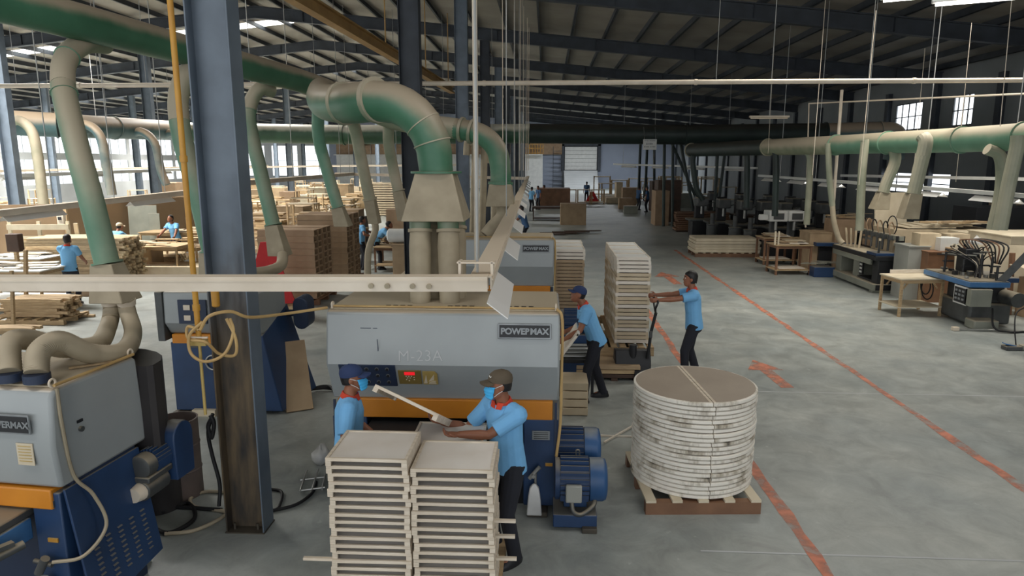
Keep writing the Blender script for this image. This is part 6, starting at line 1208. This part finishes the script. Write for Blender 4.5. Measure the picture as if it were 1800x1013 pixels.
for k, (x, Y, w, d, h, m, lab) in enumerate(((470, 24.5, 1.6, 1.0, 1.2, 'kraft', 'brown stacked carton block beyond the slim drop pipe'), (560, 26, 1.3, 1.0, 1.35, 'kraft', 'brown carton behind the slanting drop pipe'), (612, 25, 1.3, 1.1, 1.6, 'mdf', 'tan carton with open flap by the bright aisle'), (628, 28, .9, .9, 1.1, 'darkwood', 'dark carton near the walking person'), (515, 30, 1.8, 1.0, 1.4, 'mdf', 'tan carton in the middle of the far benches'), (700, 27, 1.1, .9, 1.5, 'kraft', 'brown rack box before the dark column'), (235, 27.5, 1.0, 1.0, 1.6, 'kraft', 'brown box by the window benches'), (300, 33, 1.5, .8, 2.4, 'kraft', 'tall brown cupboard toward the bright windows'), (210, 30, 2.0, 1.4, 1.3, 'mdfpale', 'heap box of pale wood toward the bright windows'))):
    Y += 1.25; crate(lab, (AY(x, 380, Y).x, Y, 0), w*.8, d*.9, h, m, random.uniform(-.1, .1), k % 2 == 0, 'carton', 'box')
for k in range(14): board('flat pale sheet piled far behind the walking person, %s from the bottom' % nth(k), (AY(690, 330, 44).x, 44, .1+.15*k), (3.0, 1.2, .1), 'mdfpale', random.uniform(-.03, .03), group='pale sheets far behind the walking person', cat='sheet', name='pale_sheet')
# stacked stock scattered through the far hall
random.seed(21); spots = []
for k in range(400):
    Y = random.uniform(47, 78); x = AY(random.uniform(425, 650 if Y < 62 else 700), 330, Y).x
    if all(abs(x-a) > 1.5 or abs(Y-b) > 1.3 for a, b in spots) and all(abs(x-cx) > 1.2 or abs(Y-cy) > 1.2 for cx, cy in COLS): spots.append((x, Y))
    if len(spots) > 58: break
for k, (x, Y) in enumerate(spots):
    if k % 3 == 0: dup(fr, (x, Y, 0), random.uniform(-.2, .2), 'open wooden frame in the far hall stock, %s of many' % nth(k//3), 'frames in the far hall stock', (1.2, 1.2, random.uniform(.8, 1.7)))
    else: crate('stock box in the far hall, %s of many' % nth(k), (x, Y, 0), random.uniform(.9, 1.4), random.uniform(.7, 1.1), random.uniform(.6, 1.7), ('kraft', 'mdfpale', 'mdf', 'plank', 'ply')[k % 5], random.uniform(-.15, .15), k % 2 == 0, 'carton', 'box', 'stock boxes in the far hall')
# stock before the loading door
for k in range(14):
    L3 = (5.6+1.75*(k % 7), 62+8*(k//7), 0); dup(fr, L3, random.uniform(-.2, .2), 'pale wooden frame stacked near the loading door, %s of the %s row' % (nth(k % 7), ('front', 'rear')[k//7]), 'frames near the loading door', (1.6, 1.6, random.uniform(1.2, 2.2)))
for k in range(8): board('low pallet load in the far aisle, %s' % nth(k), (5.6+1.35*(k % 2), 58+1.5*(k//2), .25), (1.2, 1.0, .5), ('ply', 'plank')[k % 2], 0, group='low loads in the far aisle', cat='load', name='pallet_load')
for k in range(4): dup(fr, (.8+1.15*k, 57, 0), 0, 'wooden frame by the far assembly bench, %s' % nth(k), 'frames by the far assembly bench', (1, 1.2, 1.2))
for k in range(7): p = AY(590+16*k, 300, 80); crate('brown carton on the ledge of the far white partition, %s' % nth(k), (p.x*.999, 90.8, 4.42), .95, .9, random.uniform(1.0, 1.8), 'kraft', 0, False, 'carton', 'box', 'cartons on the far ledge')
MB_ = MB().bx(-28, -.5, 90.2, 91.4, 4.3, 4.4).obj('ledge', 'white', we, sm=0)
fb = thing('pale_frame_rack', 'yellow railing rack above the white partition by the loading door', 'rack', (AY(935, 265, 88).x, 90.6, 4.42))
for x in [-1.4+.35*k for k in range(9)]: MB().bx(x-.04, x+.04, -.05, .05, 0, 1.3).obj('rail_post', 'yellow', fb, sm=0)
for z in (.1, .7, 1.25): MB().bx(-1.45, 1.45, -.04, .04, z, z+.08).obj('rail_bar', 'yellow', fb, sm=0)
